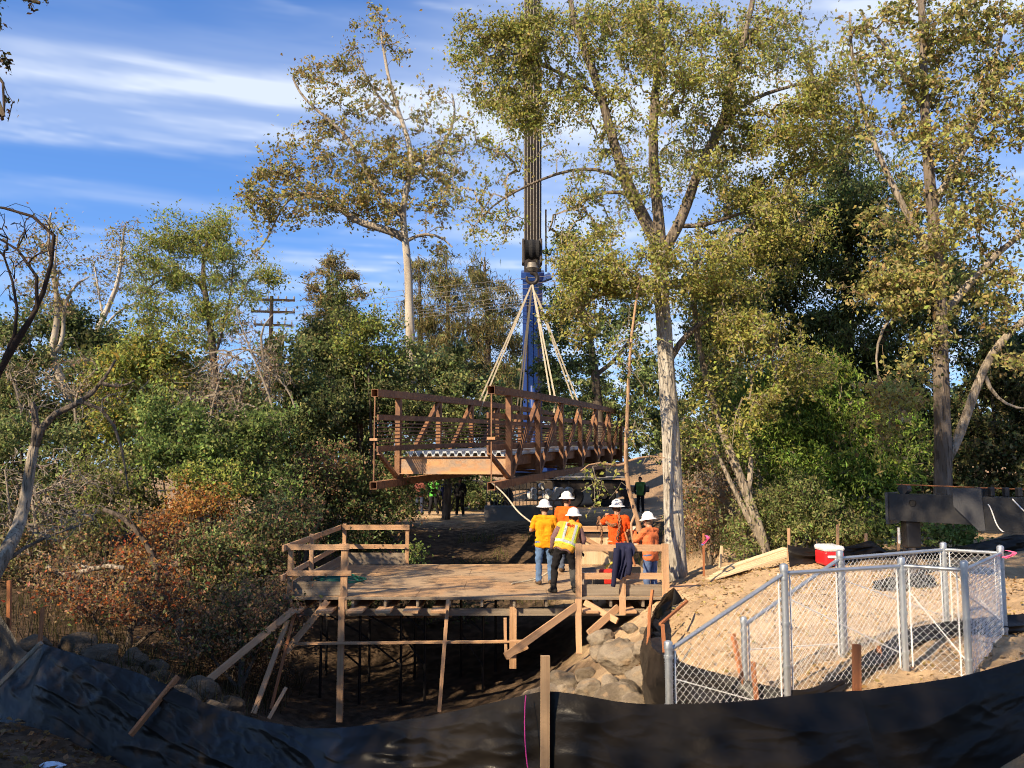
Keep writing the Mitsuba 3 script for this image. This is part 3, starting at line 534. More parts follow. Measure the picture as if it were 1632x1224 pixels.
# ------------------------------------------------------------------ the timber work platform
plat = thing('work_platform', 'temporary timber work platform on posts over the creek', 'work platform')
DX0, DX1, DY0, DY1 = -4.55, 3.35, 17.4, 23.2; DT = 0.0
nx, ny = 3, 5; sx, sy = (DX1 - DX0) / nx, (DY1 - DY0) / ny
for j in range(ny):
    for i in range(nx):
        off = (j % 2) * .9; a = DX0 + i * sx + (off if i else 0); b = DX0 + (i + 1) * sx + (off if i < nx - 1 else 0)
        part(plat, 'deck_panel', beam((a + .004, DY0 + (j + .5) * sy, -.011 - .004 * ((i + j) % 3)), (b - .004, DY0 + (j + .5) * sy, -.011 - .004 * ((i * 2 + j) % 3)), sy - .008, .02), 'mat_plywood')
for k in range(13):
    x = DX0 + .1 + k * (DX1 - DX0 - .2) / 12; part(plat, 'joist', beam((x, DY0 + .02, -.12), (x, DY1, -.12), .05, .17), 'mat_lumber_grey')
part(plat, 'fascia', beam((DX0, DY0 - .02, -.035), (DX1, DY0 - .02, -.035), .03, .05), 'mat_lumber_grey')
for px in (470, 520, 568, 612, 656, 700, 940, 1000): x = P(px, 955, 17.2)[0]; part(plat, 'plank_end', beam((x, DY0 - .42, -.24), (x, DY0 + 3, -.24), .3, .045), 'mat_lumber')
for y in (DY0 + .25, DY0 + 2.9, DY1 - .3): part(plat, 'ledger', beam((DX0 + .1, y, -.34), (DX1 - .1, y, -.34), .09, .14), 'mat_lumber_grey')
def post(px0, py0, px1, py1, d0, d1=None, w=.09, h=.09, mat='mat_lumber', name='post'): part(plat, name, beam(P(px0, py0, d0), P(px1, py1, d1 or d0), w, h, up=(0, 1, 0)), mat)
post(545, 952, 541, 1150, 17.2, 17.2, .12); post(714, 955, 700, 1135, 17.3, 16.6, .07, .05); post(818, 955, 817, 1065, 17.6, None, .14, .09); post(805, 985, 806, 1040, 17.2, None, .06)
post(445, 1026, 835, 1022, 17.1, 17.2, .035, .13, name='cross_board'); post(520, 985, 720, 982, 19.5, 19.5, .035, .13, name='cross_board')
post(468, 972, 325, 1090, 17.0, 15.4, .13, .045, name='brace'); post(522, 958, 455, 1040, 17.4, 17.0, .12, .05, name='brace'); post(458, 990, 404, 1138, 17.0, 15.6, .09, .05, name='brace'); post(470, 975, 432, 1130, 17.1, 16.0, .05, .04, 'mat_stake_red', 'brace'); post(456, 1096, 428, 1146, 15.6, 15.2, .06, .04, name='brace')
post(918, 966, 806, 1046, 16.9, 15.6, .13, .05, name='brace'); post(985, 968, 938, 1010, 17.1, 16.5, .13, .05, name='brace'); post(932, 960, 984, 990, 17.3, 16.8, .12, .05, name='brace'); post(815, 1040, 838, 1030, 17.4, 16.8, .12, .05, name='brace')
post(921, 955, 923, 1042, 16.95, 16.6, .11, .05); post(992, 950, 992, 980, 17.0, None, .12, .05)
for k, px in enumerate((513, 522, 575, 590, 640, 662, 678, 735, 770, 790)):                     # steel shoring frames under the deck
    d = (19.0, 20.6)[k % 2]; x = P(px, 960, d)[0]; part(plat, 'shoring_leg', tube([(x, d, -.4), (x, d, gz(x, d) - .05)], .03, 8), 'mat_black_steel')
for a, b in ((513, 575), (575, 640), (640, 678), (735, 770)):
    for za, zb in ((-.55, -1.0), (-1.2, -1.2), (-1.0, -1.7)): xa, xb = P(a, 960, 19)[0], P(b, 960, 19)[0]; part(plat, 'shoring_brace', tube([(xa, 19.0, za), (xb, 19.0, zb)], .02, 6), 'mat_black_steel')
# guardrails
def g(name, a, b, w, h, mat='mat_lumber', lab=None): part(plat, name, beam(a, b, w, h), mat, label=lab)
GF = DY0 + .03
def gpost(x, y, z0, z1, w=.09, h=.09): part(plat, 'guard_post', beam((x, y, z0), (x, y, z1), w, h, up=(0, 1, 0)), 'mat_lumber')
xL0, xL1 = P(463, 900, GF)[0], P(549, 900, GF)[0]; xR0, xR1, xR2 = P(922, 900, GF)[0], P(992, 900, GF)[0], P(1060, 900, GF)[0]
zt = P(0, 870, GF)[2]; ztr = P(0, 872, GF)[2]
gpost(xL0, GF, -.1, zt + .03); gpost(xL1, GF, -.25, zt + .04, .13)
g('guard_rail', (xL0 - .1, GF - .06, zt - .02), (xL1 + .1, GF - .06, zt - .02), .04, .11); g('guard_rail', (xL0 - .05, GF - .06, zt - .53), (xL1 + .15, GF - .06, zt - .53), .04, .1)
g('toe_board', (xL0, GF + .06, .14), (xL1 + .05, GF + .06, .14), .03, .27, 'mat_lumber_grey')
ZR = P(0, 873, GF)[2]
gpost(xR0, GF - .02, -.35, ZR + .08, .12); gpost(xR1, GF, -.3, ZR - .05, .11); gpost(xR2, GF - .02, -.25, ZR + .08, .13)
g('guard_rail', (xR0 + .06, GF - .03, ZR), (xR2 - .065, GF - .03, ZR), .05, .13); g('guard_rail', (xR0 + .06, GF + .03, ZR - .56), (xR2 - .06, GF + .03, ZR - .56), .05, .12)
g('toe_board', (xR0 + .06, GF + .07, .10), (xR2 - .065, GF + .07, .10), .03, .24, 'mat_lumber_grey', 'weathered grey toe board at the front right')
# left side and back left
yB = DY1 - .25; xl = DX0 + .08
for y in (GF + 2.0, yB): gpost(xl if y < yB else xl + .05, y, -.1, 1.07)
g('guard_rail', (xl - .05, GF - .25, zt - .03), (xl - .05, yB, .98), .04, .12); g('guard_rail', (xl - .05, GF - .3, zt - .6), (xl - .05, yB, .50), .04, .11); g('toe_board', (xl, GF + .2, .13), (xl, yB - .2, .13), .03, .24, 'mat_lumber_grey')
xb = P(649, 870, yB)[0]; gpost(xb, yB, -.05, 1.0)
g('guard_rail', (xl, yB - .07, .98), (xb + .06, yB - .07, .98), .04, .13); g('guard_rail', (xl, yB - .07, .48), (xb + .06, yB - .07, .48), .04, .12); g('toe_board', (xl + .1, yB + .03, .16), (xb, yB + .03, .16), .03, .30, 'mat_lumber_grey')
xb2 = P(915, 860, yB)[0]; xb3 = P(985, 860, yB)[0]                       # back right
for x in (xb2, xb3): gpost(x, yB, -.05, 1.0)
g('guard_rail', (xb2 - .1, yB - .06, .94), (xb3 + .6, yB - .06, .94), .04, .15); g('brace', (xb2 + .1, yB + .02, .8), (xb3, yB + .02, .2), .04, .10)
part(plat, 'back_panel', beam(((xb2 + xb3) / 2, yB + .12, .0), ((xb2 + xb3) / 2, yB + .12, .8), xb3 - xb2, .02, up=(0, 1, 0)), 'mat_lumber_pale')
part(plat, 'ramp_board', beam(P(1060, 948, 17.6), P(1128, 934, 18.4), 1.0, .04), 'mat_lumber')

# things on the platform
hose = thing('hose', 'dark green hose coiled at the left end of the platform', 'hose')
th = np.linspace(0, 9 * np.pi, 200); hx, hy = P(535, 915, 19.2)[0], 19.2
add(hose, tube(np.stack([hx + (.55 + .05 * np.sin(th * .7)) * np.cos(th) * (1 + .25 * np.sin(th / 5)), hy + .45 * np.sin(th) + .03 * th / 6, .05 + .004 * th], -1), .016, 6), 'mat_plastic', smooth=True, color=[.01, .10, .075])
def chain(pts, link=.075, r=.012):
    p = spline(pts, int(np.linalg.norm(np.diff(np.array(pts), axis=0), axis=1).sum() / (link * .72)) + 1); ms = []
    for k in range(len(p) - 1):
        t = nrm(p[k + 1] - p[k]); a = nrm(np.cross(t, [0, 1, .3] if k % 2 else [1, .2, 0])); th = np.linspace(0, 2 * np.pi, 9)
        ms.append(tube(((p[k] + p[k + 1]) / 2)[None] + np.cos(th)[:, None] * t * link * .55 + np.sin(th)[:, None] * a * link * .3, r, 4, cap=False))
    return join(ms)
bucket = thing('bucket', 'grey striped bucket standing behind the front guardrail', 'bucket'); c = P(939, 908, 18.5); 
part(bucket, 'body', xf(lathe([(0, 0), (.135, 0), (.155, .42), (.145, .42), (.13, .02)], 28), move(c[0], c[1], 0.0)), 'mat_dull', color=[.28, .24, .2], smooth=40)
m_ = lathe([(.158, .34), (.162, .34), (.162, .36), (.158, .36)], 28); part(bucket, 'rim_band', xf(m_, move(c[0], c[1], 0)), 'mat_galvanised')
gas = thing('gas_can', 'red fuel can behind the front guardrail beside the bucket', 'fuel can'); c = P(966, 905, 18.7)
m_ = rbox((.3, .22, .38), .05, (c[0], c[1], .2)); part(gas, 'body', m_, 'mat_plastic', smooth=40, color=[.5, .03, .02]) if False else part(gas, 'body', m_, 'mat_plastic', color=[.5, .03, .02])
m_ = tube([(c[0], c[1], .38), (c[0] + .02, c[1], .46), (c[0] + .14, c[1], .52)], .025, 8); part(gas, 'spout', m_, 'mat_plastic', color=[.5, .4, .05])
saw = thing('power_tool', 'small grey generator on the deck between bucket and fuel can', 'generator'); c = P(952, 912, 18.3)
part(saw, 'housing', rbox((.22, .2, .2), .03, (c[0] + .02, c[1], .15)), 'mat_black_steel'); part(saw, 'handle', tube([(c[0] - .08, c[1], .2), (c[0] - .08, c[1], .33), (c[0] + .12, c[1], .33), (c[0] + .12, c[1], .2)], .014, 6), 'mat_chrome')
sh = thing('shovel', 'long handled tool with a reddish shaft leaning beside the front guardrail', 'shovel')
part(sh, 'handle', tube([P(996, 848, 18.6), P(1012, 902, 18.2)], .02, 8), 'mat_stake_red'); a_ = P(1012, 902, 18.2); part(sh, 'blade', rbox((.2, .02, .22), .008, a_ + [.02, 0, -.13]), 'mat_black_steel')
jk = thing('jacket', 'navy jacket hung over the front guardrail', 'jacket')
def cloth_drape(c, w, h, seed):
    nu, nv = 26, 40; u, v = np.meshgrid(np.linspace(-.5, .5, nu), np.linspace(0, 1, nv)); wid = w * (1 - .35 * v + .18 * np.sin(v * 7))
    x = u * wid + .07 * np.sin(v * 3 + 1); z = .06 - v * h * (1 - .25 * np.abs(u)); y = -.075 - .05 * np.sin(np.clip(v * 3, 0, 1) * np.pi / 2) + .05 * np.sin(u * 19 + v * 3) * v + .05 * (meshkit.fbm(np.stack([u * 4, v * 4, 0 * u], -1), 3, seed) - .5)
    top = v < .06; y = np.where(top, .06 - v * 2.2, y); V = np.stack([x, y, z], -1).reshape(-1, 3) + c
    i, j = np.meshgrid(np.arange(nv - 1), np.arange(nu - 1), indexing='ij'); k = i * nu + j
    return {'v': V, 'f': np.vstack([np.stack([k, k + 1, k + nu + 1], -1).reshape(-1, 3), np.stack([k, k + nu + 1, k + nu], -1).reshape(-1, 3)])}
cj = np.array([P(990, 870, GF)[0], GF - .01, ZR + .04])
m_ = cloth_drape(cj, .34, .72, 5); part(jk, 'body', m_, 'mat_cloth', smooth=True, color=flat_color(m_, (.022, .024, .055), .3))
m_ = tube(spline([cj + [-.1, -.11, -.05], cj + [-.14, -.17, -.35], cj + [-.17, -.16, -.62], cj + [-.19, -.15, -.78]], 14), np.linspace(.07, .045, 14), 9); part(jk, 'sleeve', m_, 'mat_cloth', smooth=True, color=flat_color(m_, (.02, .022, .05), .3))
m_ = tube(spline([cj + [.12, -.11, -.05], cj + [.14, -.16, -.3], cj + [.11, -.15, -.55]], 14), np.linspace(.07, .05, 14), 9); part(jk, 'sleeve', m_, 'mat_cloth', smooth=True, color=flat_color(m_, (.02, .022, .05), .3))
ch = thing('chain', 'rusty chain hanging from the back guardrail to the left of the man in red', 'chain'); c0, c1 = P(956, 826, 19.6), P(958, 868, 19.6)
add(ch, chain([P(952, 845, 19.8), c0, P(959, 848, 19.6), c1]), 'mat_rust')
hs = thing('sawhorse', 'rough log lying on the deck behind the guardrail', 'log') if False else None

# ------------------------------------------------------------------ chain link enclosure
cl = thing('chain_link_fence', 'new galvanised chain link fence enclosure with a sloping left end', 'chain link fence')
FP = {'a': (1.45, 7.97, .92), 'b': (2.7, 8.5, 1.58), 'c': (4.12, 9.1, 1.58), 'd': (4.58, 8.7, 1.58 - .08), 'e': (2.47, 9.14, .94), 'f': (3.77, 9.9, 1.58), 'g': (5.47, 10.9, 1.58), 'h': (5.97, 10.5, 1.57)}
for key, px, d in (('a', 1065, 7.97), ('b', 1249, 8.5), ('c', 1436, 9.1), ('d', 1536, 8.75), ('e', 1185, 9.14), ('f', 1338, 9.9), ('g', 1503, 10.9), ('h', 1594, 10.4)):
    py = {'a': 1025, 'b': 902, 'c': 891, 'd': 897, 'e': 986, 'f': 880, 'g': 867, 'h': 872}[key]; FP[key] = P(px, py, d)
for k, p in FP.items():
    z0 = gz(p[0], p[1]); r = .035 if k != 'e' else .03
    pk = part(cl, 'post', tube([(p[0], p[1], z0 - .1), (p[0], p[1], p[2])], r, 20), 'mat_galvanised', smooth=60)
    add(f'{pk}__cap', xf(lathe([(r + .006, -.05), (r + .006, .004), (r * .85, .018), (r * .4, .026), (0, .028)], 18), move(*p)), 'mat_galvanised', smooth=50)
    for zb in (.12, .55, .95):
        if p[2] - zb > z0: add(f'{pk}__band', xf(lathe([(r, -.014), (r + .008, -.014), (r + .008, .014), (r, .014)], 16), move(p[0], p[1], p[2] - zb)), 'mat_galvanised', smooth=40)
def flink(a, b, sl=False):
    pa, pb = FP[a], FP[b]; za, zb = gz(pa[0], pa[1]), gz(pb[0], pb[1]); d = pb[:2] - pa[:2]; L = np.linalg.norm(d); u = np.r_[d / L, 0]; w = np.array([-u[1], u[0], 0])
    ta, tb = pa - [0, 0, .07], pb - [0, 0, .07]
    part(cl, 'top_rail', tube([ta, tb], .021, 14), 'mat_galvanised', smooth=60)
    part(cl, 'tension_bar', tube([ta + u * .07 - [0, 0, .0], (pa[0] + u[0] * .07, pa[1] + u[1] * .07, za + .03)], .008, 6), 'mat_wire')
    part(cl, 'tension_bar', tube([tb - u * .07, (pb[0] - u[0] * .07, pb[1] - u[1] * .07, zb + .03)], .008, 6), 'mat_wire')
    part(cl, 'truss_rod', tube([ta + u * .06 - [0, 0, .25 if ta[2] - za > .7 else .1], (pb[0], pb[1], zb + .15)], .006, 5), 'mat_wire')
    s = .037; n = int(L / s); ms = []                                                  # zigzag wires, each hooked into the next
    for k in range(n + 1):
        pts = []; zz = min(za, zb) + .02; top = lambda x: ta[2] + (tb[2] - ta[2]) * min(max(x, 0), L) / L + .02
        for j in range(90):
            x = k * s + (s * 1.03 if (j + k) % 2 else -s * .03); z = zz + j * s
            if z > top(x): break
            if -.01 <= x <= L + .01 and z > za + (zb - za) * x / L: pts.append(pa * [1, 1, 0] + u * x + np.array([0, 0, z]) + w * (.003 if j % 2 else -.003))
        if len(pts) > 2: ms.append(tube(np.array(pts), .0028, 3, cap=False))
    part(cl, 'wire_mesh', join(ms), 'mat_wire', kind='stuff')
for a, b in (('a', 'b'), ('b', 'c'), ('c', 'd'), ('e', 'f'), ('f', 'g'), ('g', 'h'), ('d', 'h')): flink(a, b)
rb = thing('ribbon', 'pink flagging ribbon tied to the far right fence post', 'ribbon')
m_ = cloth_drape(FP['h'] + [.03, 0, -.1], .05, .08, 8); add(rb, m_, 'mat_cloth', smooth=True, color=[.7, .12, .25])

# ------------------------------------------------------------------ black outrigger arm entering at the right
og = thing('outrigger_arm', 'black steel outrigger arm of a crane truck entering at the right', 'outrigger')
A = P(1424, 812, 16.5); u = nrm(P(1632, 822, 15.0) - P(1424, 814, 16.5)); u[2] = 0; u = nrm(u); w = np.cross([0, 0, 1.0], u)
def op(s, z, n=0.0): return A + u * s + np.array([0, 0, z]) + w * n
zz = P(1424, 786, 16.5)[2] - A[2]; zb = P(1424, 831, 16.5)[2] - A[2]
def oslab(poly, y0, y1):
    m = extrude(poly, y1 - y0); return xf(m, frame_to(op(0, 0, y1), u, [0, 0, 1.0], -w))
part(og, 'inner_arm', oslab([(0, zb + .03), (2.6, zb), (2.6, zz - .04), (0, zz)], -.25, .25), 'mat_black_steel')
part(og, 'outer_arm', oslab([(1.62, zb - .07), (5.5, zb - .12), (5.5, zz - .07), (1.62, zz - .03)], -.31, .31), 'mat_black_steel')
part(og, 'gusset_plate', oslab([(1.16, zz + .12), (1.62, zz + .12), (1.66, zb - .09), (1.55, zb - .08), (1.16, zz - .2)], -.34, -.26), 'mat_grey_steel_sheen'); part(og, 'gusset_plate', oslab([(1.16, zz + .12), (1.62, zz + .12), (1.66, zb - .09), (1.55, zb - .08), (1.16, zz - .2)], .26, .34), 'mat_black_steel')  # front plate coloured lighter than the rear one, in place of sheen
part(og, 'bottom_flange', beam(op(1.6, zb - .09), op(5.5, zb - .14), .72, .035), 'mat_black_steel')
part(og, 'end_plate', beam(op(-.025, zb - .04), op(-.025, zz + .02), .56, .05, up=u), 'mat_grey_steel_sheen')
part(og, 'port', xf(lathe([(.0, 0), (.06, 0), (.06, .02)], 18), frame_to(op(.44, (zz + zb) / 2 + .1, -.255), u, [0, 0, 1.0], -w)), 'mat_rubber')
for x, z0, z1, dx in ((1.72, zz - .15, zb - .12, .34), (2.1, zz - .05, zb - .06, .9)):
    part(og, 'hose', tube(spline([op(x, z0, -.33), op(x + dx * .3, z0 + (z1 - z0) * .55, -.35), op(x + dx * .6, z0 + (z1 - z0) * .9, -.35), op(x + dx, z1 + .02, -.33)], 16), .011, 6), 'mat_white_paint', smooth=True, label='pale hydraulic hose')
for x in (1.5, 1.72, 1.95, 2.15): part(og, 'clamp', rbox((.08, .12, .16), .02, op(x, zz + .06, -.1)), 'mat_black_steel')
part(og, 'grab_handle', tube([op(3.3, zb - .1, -.34), op(3.3, zz - .45, -.34), op(3.4, zz - .4, -.34), op(3.6, zz - .4, -.34)], .018, 8), 'mat_chrome')
part(og, 'roller', xf(lathe([(0, -.12), (.09, -.12), (.09, .12), (0, .12)], 16), frame_to(op(.22, zz + .08, 0), u, [0, 0, 1.0], -w)), 'mat_crane_dark')
part(og, 'rope', tube([op(.1, zz + .17, -.05), op(5.5, zz + .02, -.05)], .012, 6), 'mat_stake_red', label='rust red wire rope along the top')
jf = op(.3, 0, 0); gzj = gz(jf[0], jf[1])
part(og, 'jack_housing', rbox((.27, .27, .5), .03, op(.3, zb - .22)), 'mat_black_steel'); part(og, 'jack_rod', tube([op(.3, zb - .4), (jf[0], jf[1], gzj)], .075, 18), 'mat_chrome', smooth=60)
part(og, 'jack_cover', beam(op(.2, zb - .4), (jf[0] - .12, jf[1], gzj + .1), .06, .12), 'mat_black_steel'); part(og, 'foot_pad', rbox((.55, .55, .07), .02, (jf[0], jf[1], gzj + .02)), 'mat_black_steel')
part(og, 'reflector', rbox((.04, .04, .3), .01, op(.13, zb - .25, -.14)), 'mat_white_paint')

# ------------------------------------------------------------------ cooler, boards, flag, hose coil on the mound
ck = thing('cooler', 'red and white ice cooler on the mound beside the black fence', 'cooler'); c = P(1322, 888, 18.2); c[2] = gz(c[0], c[1])
m_ = rbox((.42, .6, .30), .05, c + [0, 0, .16]); part(ck, 'body', m_, 'mat_plastic', smooth=40) if False else part(ck, 'body', m_, 'mat_plastic', color=[.55, .02, .025])
m_ = rbox((.44, .62, .12), .05, c + [0, 0, .36]); part(ck, 'lid', m_, 'mat_plastic', color=[.8, .78, .76])
m_ = rbox((.3, .03, .05), .012, c + [0, -.32, .2]); part(ck, 'handle', m_, 'mat_plastic', color=[.75, .75, .75])
for k in range(5):
    a, b = P(1128 + 6 * k, 918 - 2 * k, 19 + .1 * k), P(1252, 886 - 3 * k, 19.4 + .1 * k); a[2] = gz(a[0], a[1]) + .05 + .03 * k; b[2] = max(b[2], gz(b[0], b[1]) + .1)
    t = thing('pale_board', f'pale new board in the stack on the mound, {ORD[k]} from the bottom', 'board', 'pale boards stacked on the mound'); add(t, beam(a, b, .26, .035), 'mat_lumber_pale')
st = thing('survey_stake', 'short pale wooden stake standing right of the big trunk', 'stake'); add(st, beam(P(1147, 905, 19.2), P(1150, 870, 19.2), .05, .05), 'mat_lumber_pale')
fl = thing('survey_flag', 'orange marker stake with pink and blue ribbon beside the big trunk', 'survey flag')
part(fl, 'staff', beam(P(1122, 918, 18.6), P(1121, 850, 18.6), .04, .03), 'mat_stake_red'); m_ = cloth_drape(P(1121, 858, 18.55), .06, .2, 4); part(fl, 'ribbon', m_, 'mat_cloth', smooth=True, color=np.where(m_['v'][:, 2:] > P(1121, 866, 18.55)[2], [[.75, .12, .3]], [[.2, .25, .6]]))
co = thing('cable_coil', 'dark rope coil lying on the sunlit soil behind the chain link fence', 'rope coil')
th = np.linspace(0, 10 * np.pi, 220); c = P(1440, 930, 14.5); cx, cy = c[0], c[1]
xx, yy = cx + (.42 + .06 * np.sin(th * .31)) * np.cos(th), cy + (.42 + .05 * np.sin(th * .43)) * np.sin(th); add(co, tube(np.stack([xx, yy, ground_z(xx, yy) + .03 + .003 * th], -1), .022, 6), 'mat_rubber', smooth=True)

# ------------------------------------------------------------------ utility pole and wires
up_ = thing('utility_pole', 'dark wooden utility pole with three cross arms above the trees', 'utility pole')
pb, pt = P(432, 600, 75), P(433, 472, 75); part(up_, 'pole', tube([(pb[0], pb[1], 0.4), pt], [.25, .17], 10), 'mat_creosote_shade')
for py, a, b in ((477, 400, 470), (496, 400, 470), (517, 404, 466)):
    p0, p1 = P(a, py, 74.7), P(b, py + 2, 75.3); part(up_, 'cross_arm', beam(p0, p1, .16, .2), 'mat_creosote_shade')
    for t in (.02, .2, .38, .62, .8, .98): q = p0 + (p1 - p0) * t; part(up_, 'insulator', xf(lathe([(0, 0), (.07, .0), (.09, .12), (.05, .28), (0, .3)], 8), move(q[0], q[1], q[2] + .1)), 'mat_concrete')
up2 = thing('utility_pole', 'pale distant utility pole seen through the gap right of the crane', 'utility pole')
pb, pt = P(946, 650, 95), P(946, 560, 95); part(up2, 'pole', tube([(pb[0], pb[1], .4), pt], [.22, .16], 10), 'mat_concrete'); part(up2, 'cross_arm', beam(P(930, 563, 95), P(962, 560, 95), .15, .18), 'mat_concrete')
for n_, (a, b) in enumerate(((461, 441), (470, 452), (478, 459), (492, 471), (498, 478), (502, 484), (508, 489))):
    w_ = thing('power_line', f'thin power line left of the crane boom, {ORD[n_]} from the top of the seven', 'power line', 'parallel power lines left of the boom')
    q0, q1 = P(440, a + 22, 74), P(1000, b - 14 * 1.0 - (a - 461) * .1, 38); tt = np.linspace(-.02, 1.3, 30); pts = q0 + (q1 - q0) * tt[:, None]; pts[:, 2] -= 1.2 * (1 - ((tt - .2) / 1.3) ** 2) * 0; add(w_, tube(pts, .013, 5), 'mat_cable')
# ------------------------------------------------------------------ people
def bones(chain, refine=.025, smooth=12):
    m = m3.Manifold()
    for p, q, r0, r1 in chain:
        m = m + m3.Manifold.batch_hull([m3.Manifold.sphere(r0, 16).translate(list(map(float, p))), m3.Manifold.sphere(r1, 16).translate(list(map(float, q)))])
    m = m.refine_to_length(refine); k = mani(m); t = trimesh.Trimesh(k['v'], k['f'], process=False)
    trimesh.smoothing.filter_taubin(t, iterations=smooth); return {'v': np.array(t.vertices), 'f': np.array(t.faces)}
def hand(w, e, s, curl, grip=None):
    """Bones of a hand at wrist w, coming from elbow e; s = +1 right, -1 left."""
    d = nrm(np.asarray(w) - e); side = nrm(np.cross(d, [0, 0, 1.0]) if abs(d[2]) < .9 else np.array([1.0, 0, 0])); n = nrm(np.cross(side, d)); out = []
    pc = w + d * .085; out += [(w, pc + side * .03, .026, .022), (w, pc - side * .03, .026, .022), (pc + side * .032, pc - side * .032, .02, .02)]
    for i, L in enumerate((.066, .078, .072, .055)):
        b = pc + side * (.033 - .022 * i); a1 = curl * .5; m1 = b + (d * math.cos(a1) - n * math.sin(a1)) * L * .55; a2 = curl * 1.5; m2 = m1 + (d * math.cos(a2) - n * math.sin(a2)) * L * .5
        out += [(b, m1, .0105, .0095), (m1, m2, .0095, .008)]
    b = w + d * .03 + side * s * .03; m1 = b + nrm(side * s + d * .6 - n * .5) * .045; out += [(b, m1, .014, .011), (m1, m1 + nrm(d - n * .8) * .035, .011, .009)]
    return out
def person(label, base, heading, J, look, group=None, scale=1.0, detail=True, head_turn=0.0):
    key = thing('person', label, 'person', group)
    D = dict(aL=(-.12, 0, .07), aR=(.12, 0, .07), kL=(-.12, .03, .49), kR=(.12, .03, .49), hL=(-.1, 0, .92), hR=(.1, 0, .92), w=(0, .0, 1.08), c=(0, .0, 1.32), n=(0, .0, 1.50), h=(0, .03, 1.645),
             sL=(-.19, 0, 1.43), sR=(.19, 0, 1.43), eL=(-.25, -.04, 1.15), eR=(.25, -.04, 1.15), wL=(-.24, .08, .92), wR=(.24, .08, .92), fL=0.0, fR=0.0, cL=.8, cR=.8)
    D.update(J); A = {k: np.asarray(v, float) for k, v in D.items()}
    M = move(*base) @ rotz(heading) @ np.diag([scale, scale, scale, 1.0])
    h, n, c, w = A['h'], A['n'], A['c'], A['w']; pel = (A['hL'] + A['hR']) / 2
    ht = np.array([-math.sin(head_turn), math.cos(head_turn), 0.0]); hs = np.array([ht[1], -ht[0], 0])
    B = [(n - [0, 0, .05], h - [0, 0, .06], .058, .062), (h + [0, 0, .03] - ht * .02, h + [0, 0, .02] + ht * .02, .084, .078), (h + ht * .045 - [0, 0, .05], h + ht * .05 - [0, 0, .085], .058, .036),
         (h + ht * .088 + [0, 0, .0], h + ht * .112 - [0, 0, .032], .011, .015), (h + hs * .083 - [0, 0, .0], h + hs * .083 - [0, 0, .04], .018, .012), (h - hs * .083 - [0, 0, .0], h - hs * .083 - [0, 0, .04], .018, .012), (h + ht * .083 + [0, 0, .022] + hs * .03, h + ht * .083 + [0, 0, .022] - hs * .03, .014, .014),
         (h + ht * .086 - [0, 0, .068] + hs * .018, h + ht * .086 - [0, 0, .068] - hs * .018, .012, .012)]
    B += [(w, c, .085, .085), (c, n - [0, 0, .05], .08, .056), (A['sL'], A['sR'], .05, .05), (pel, w, .09, .085)]
    arms = []
    for s in 'LR':
        arms += [(A['s' + s], A['e' + s], .052, .042), (A['e' + s], A['w' + s], .042, .029)]
        B += [(A['h' + s], A['k' + s], .075, .052), (A['k' + s], A['a' + s] + [0, 0, .03], .052, .04)]
    B += arms
    if detail:
        for s in 'LR': B += hand(A['w' + s], A['e' + s], 1 if s == 'R' else -1, float(D['c' + s]))
    body = bones(B, .02 if detail else .05, 6); part(key, 'body', xf(body, M), 'mat_skin', smooth=True)
    def cl(name, chain, col, amp=.16, mat='mat_cloth', wr=.010, label=None, seed=1, cut=None):
        m = bones(chain, .027 if detail else .05, 8)
        if cut is not None: h_ = (m['v'] - pel) @ up; m['v'] += up * np.maximum(cut + .012 * np.sin(m['v'][:, :1] * 30).ravel() - h_, 0)[:, None]
        q = m['v'] * np.array([9, 9, 13]); nn = np.array(trimesh.Trimesh(m['v'], m['f'], process=False).vertex_normals)
        m['v'] = m['v'] + nn * ((meshkit.fbm(q, 3, seed) - .5) * 2 * wr + (np.abs(meshkit.noise(q * np.array([.55, .55, 1.6]) + 9, seed) - .5) - .25) * 1.5 * wr)[:, None]
        k = part(key, name, xf(m, M), mat, smooth=True, color=flat_color(m, col, amp, 7), label=label); return k, m
    dn = np.array([0, 0, 1.0]); up = nrm(c - pel)
    torso = [(pel + up * .02 + [-.085, 0, 0], pel + up * .02 + [.085, 0, 0], .125, .125), (w - [.07, 0, 0], w + [.07, 0, 0], .125, .125), (c - [.09, 0, 0], c + [.09, 0, 0], .125, .125), (pel - [.07, 0, 0], c - [.09, 0, 0], .122, .125), (pel + [.07, 0, 0], c + [.09, 0, 0], .122, .125), (A['sL'], A['sR'], .075, .075), (A['sL'], c - [.06, 0, 0], .075, .11), (A['sR'], c + [.06, 0, 0], .075, .11), (c, n - up * .02, .11, .068)]
    lo = look.get('hem', .02)
    torso += [(pel - up * lo + [-.085, 0, 0], pel - up * lo + [.085, 0, 0], .127, .127), (pel - up * lo + [-.08, 0, 0], w - [.06, 0, 0], .127, .12), (pel - up * lo + [.08, 0, 0], w + [.06, 0, 0], .127, .12)]
    slv = []
    for s in 'LR':
        f = look.get('sleeve', 1.0); e2 = A['s' + s] + (A['e' + s] - A['s' + s]) * min(f * 1.6, 1); slv += [(A['s' + s], e2, .08, .068)]
        if f > .7: slv += [(A['e' + s], A['e' + s] + (A['w' + s] - A['e' + s]) * .93, .066, .046)]
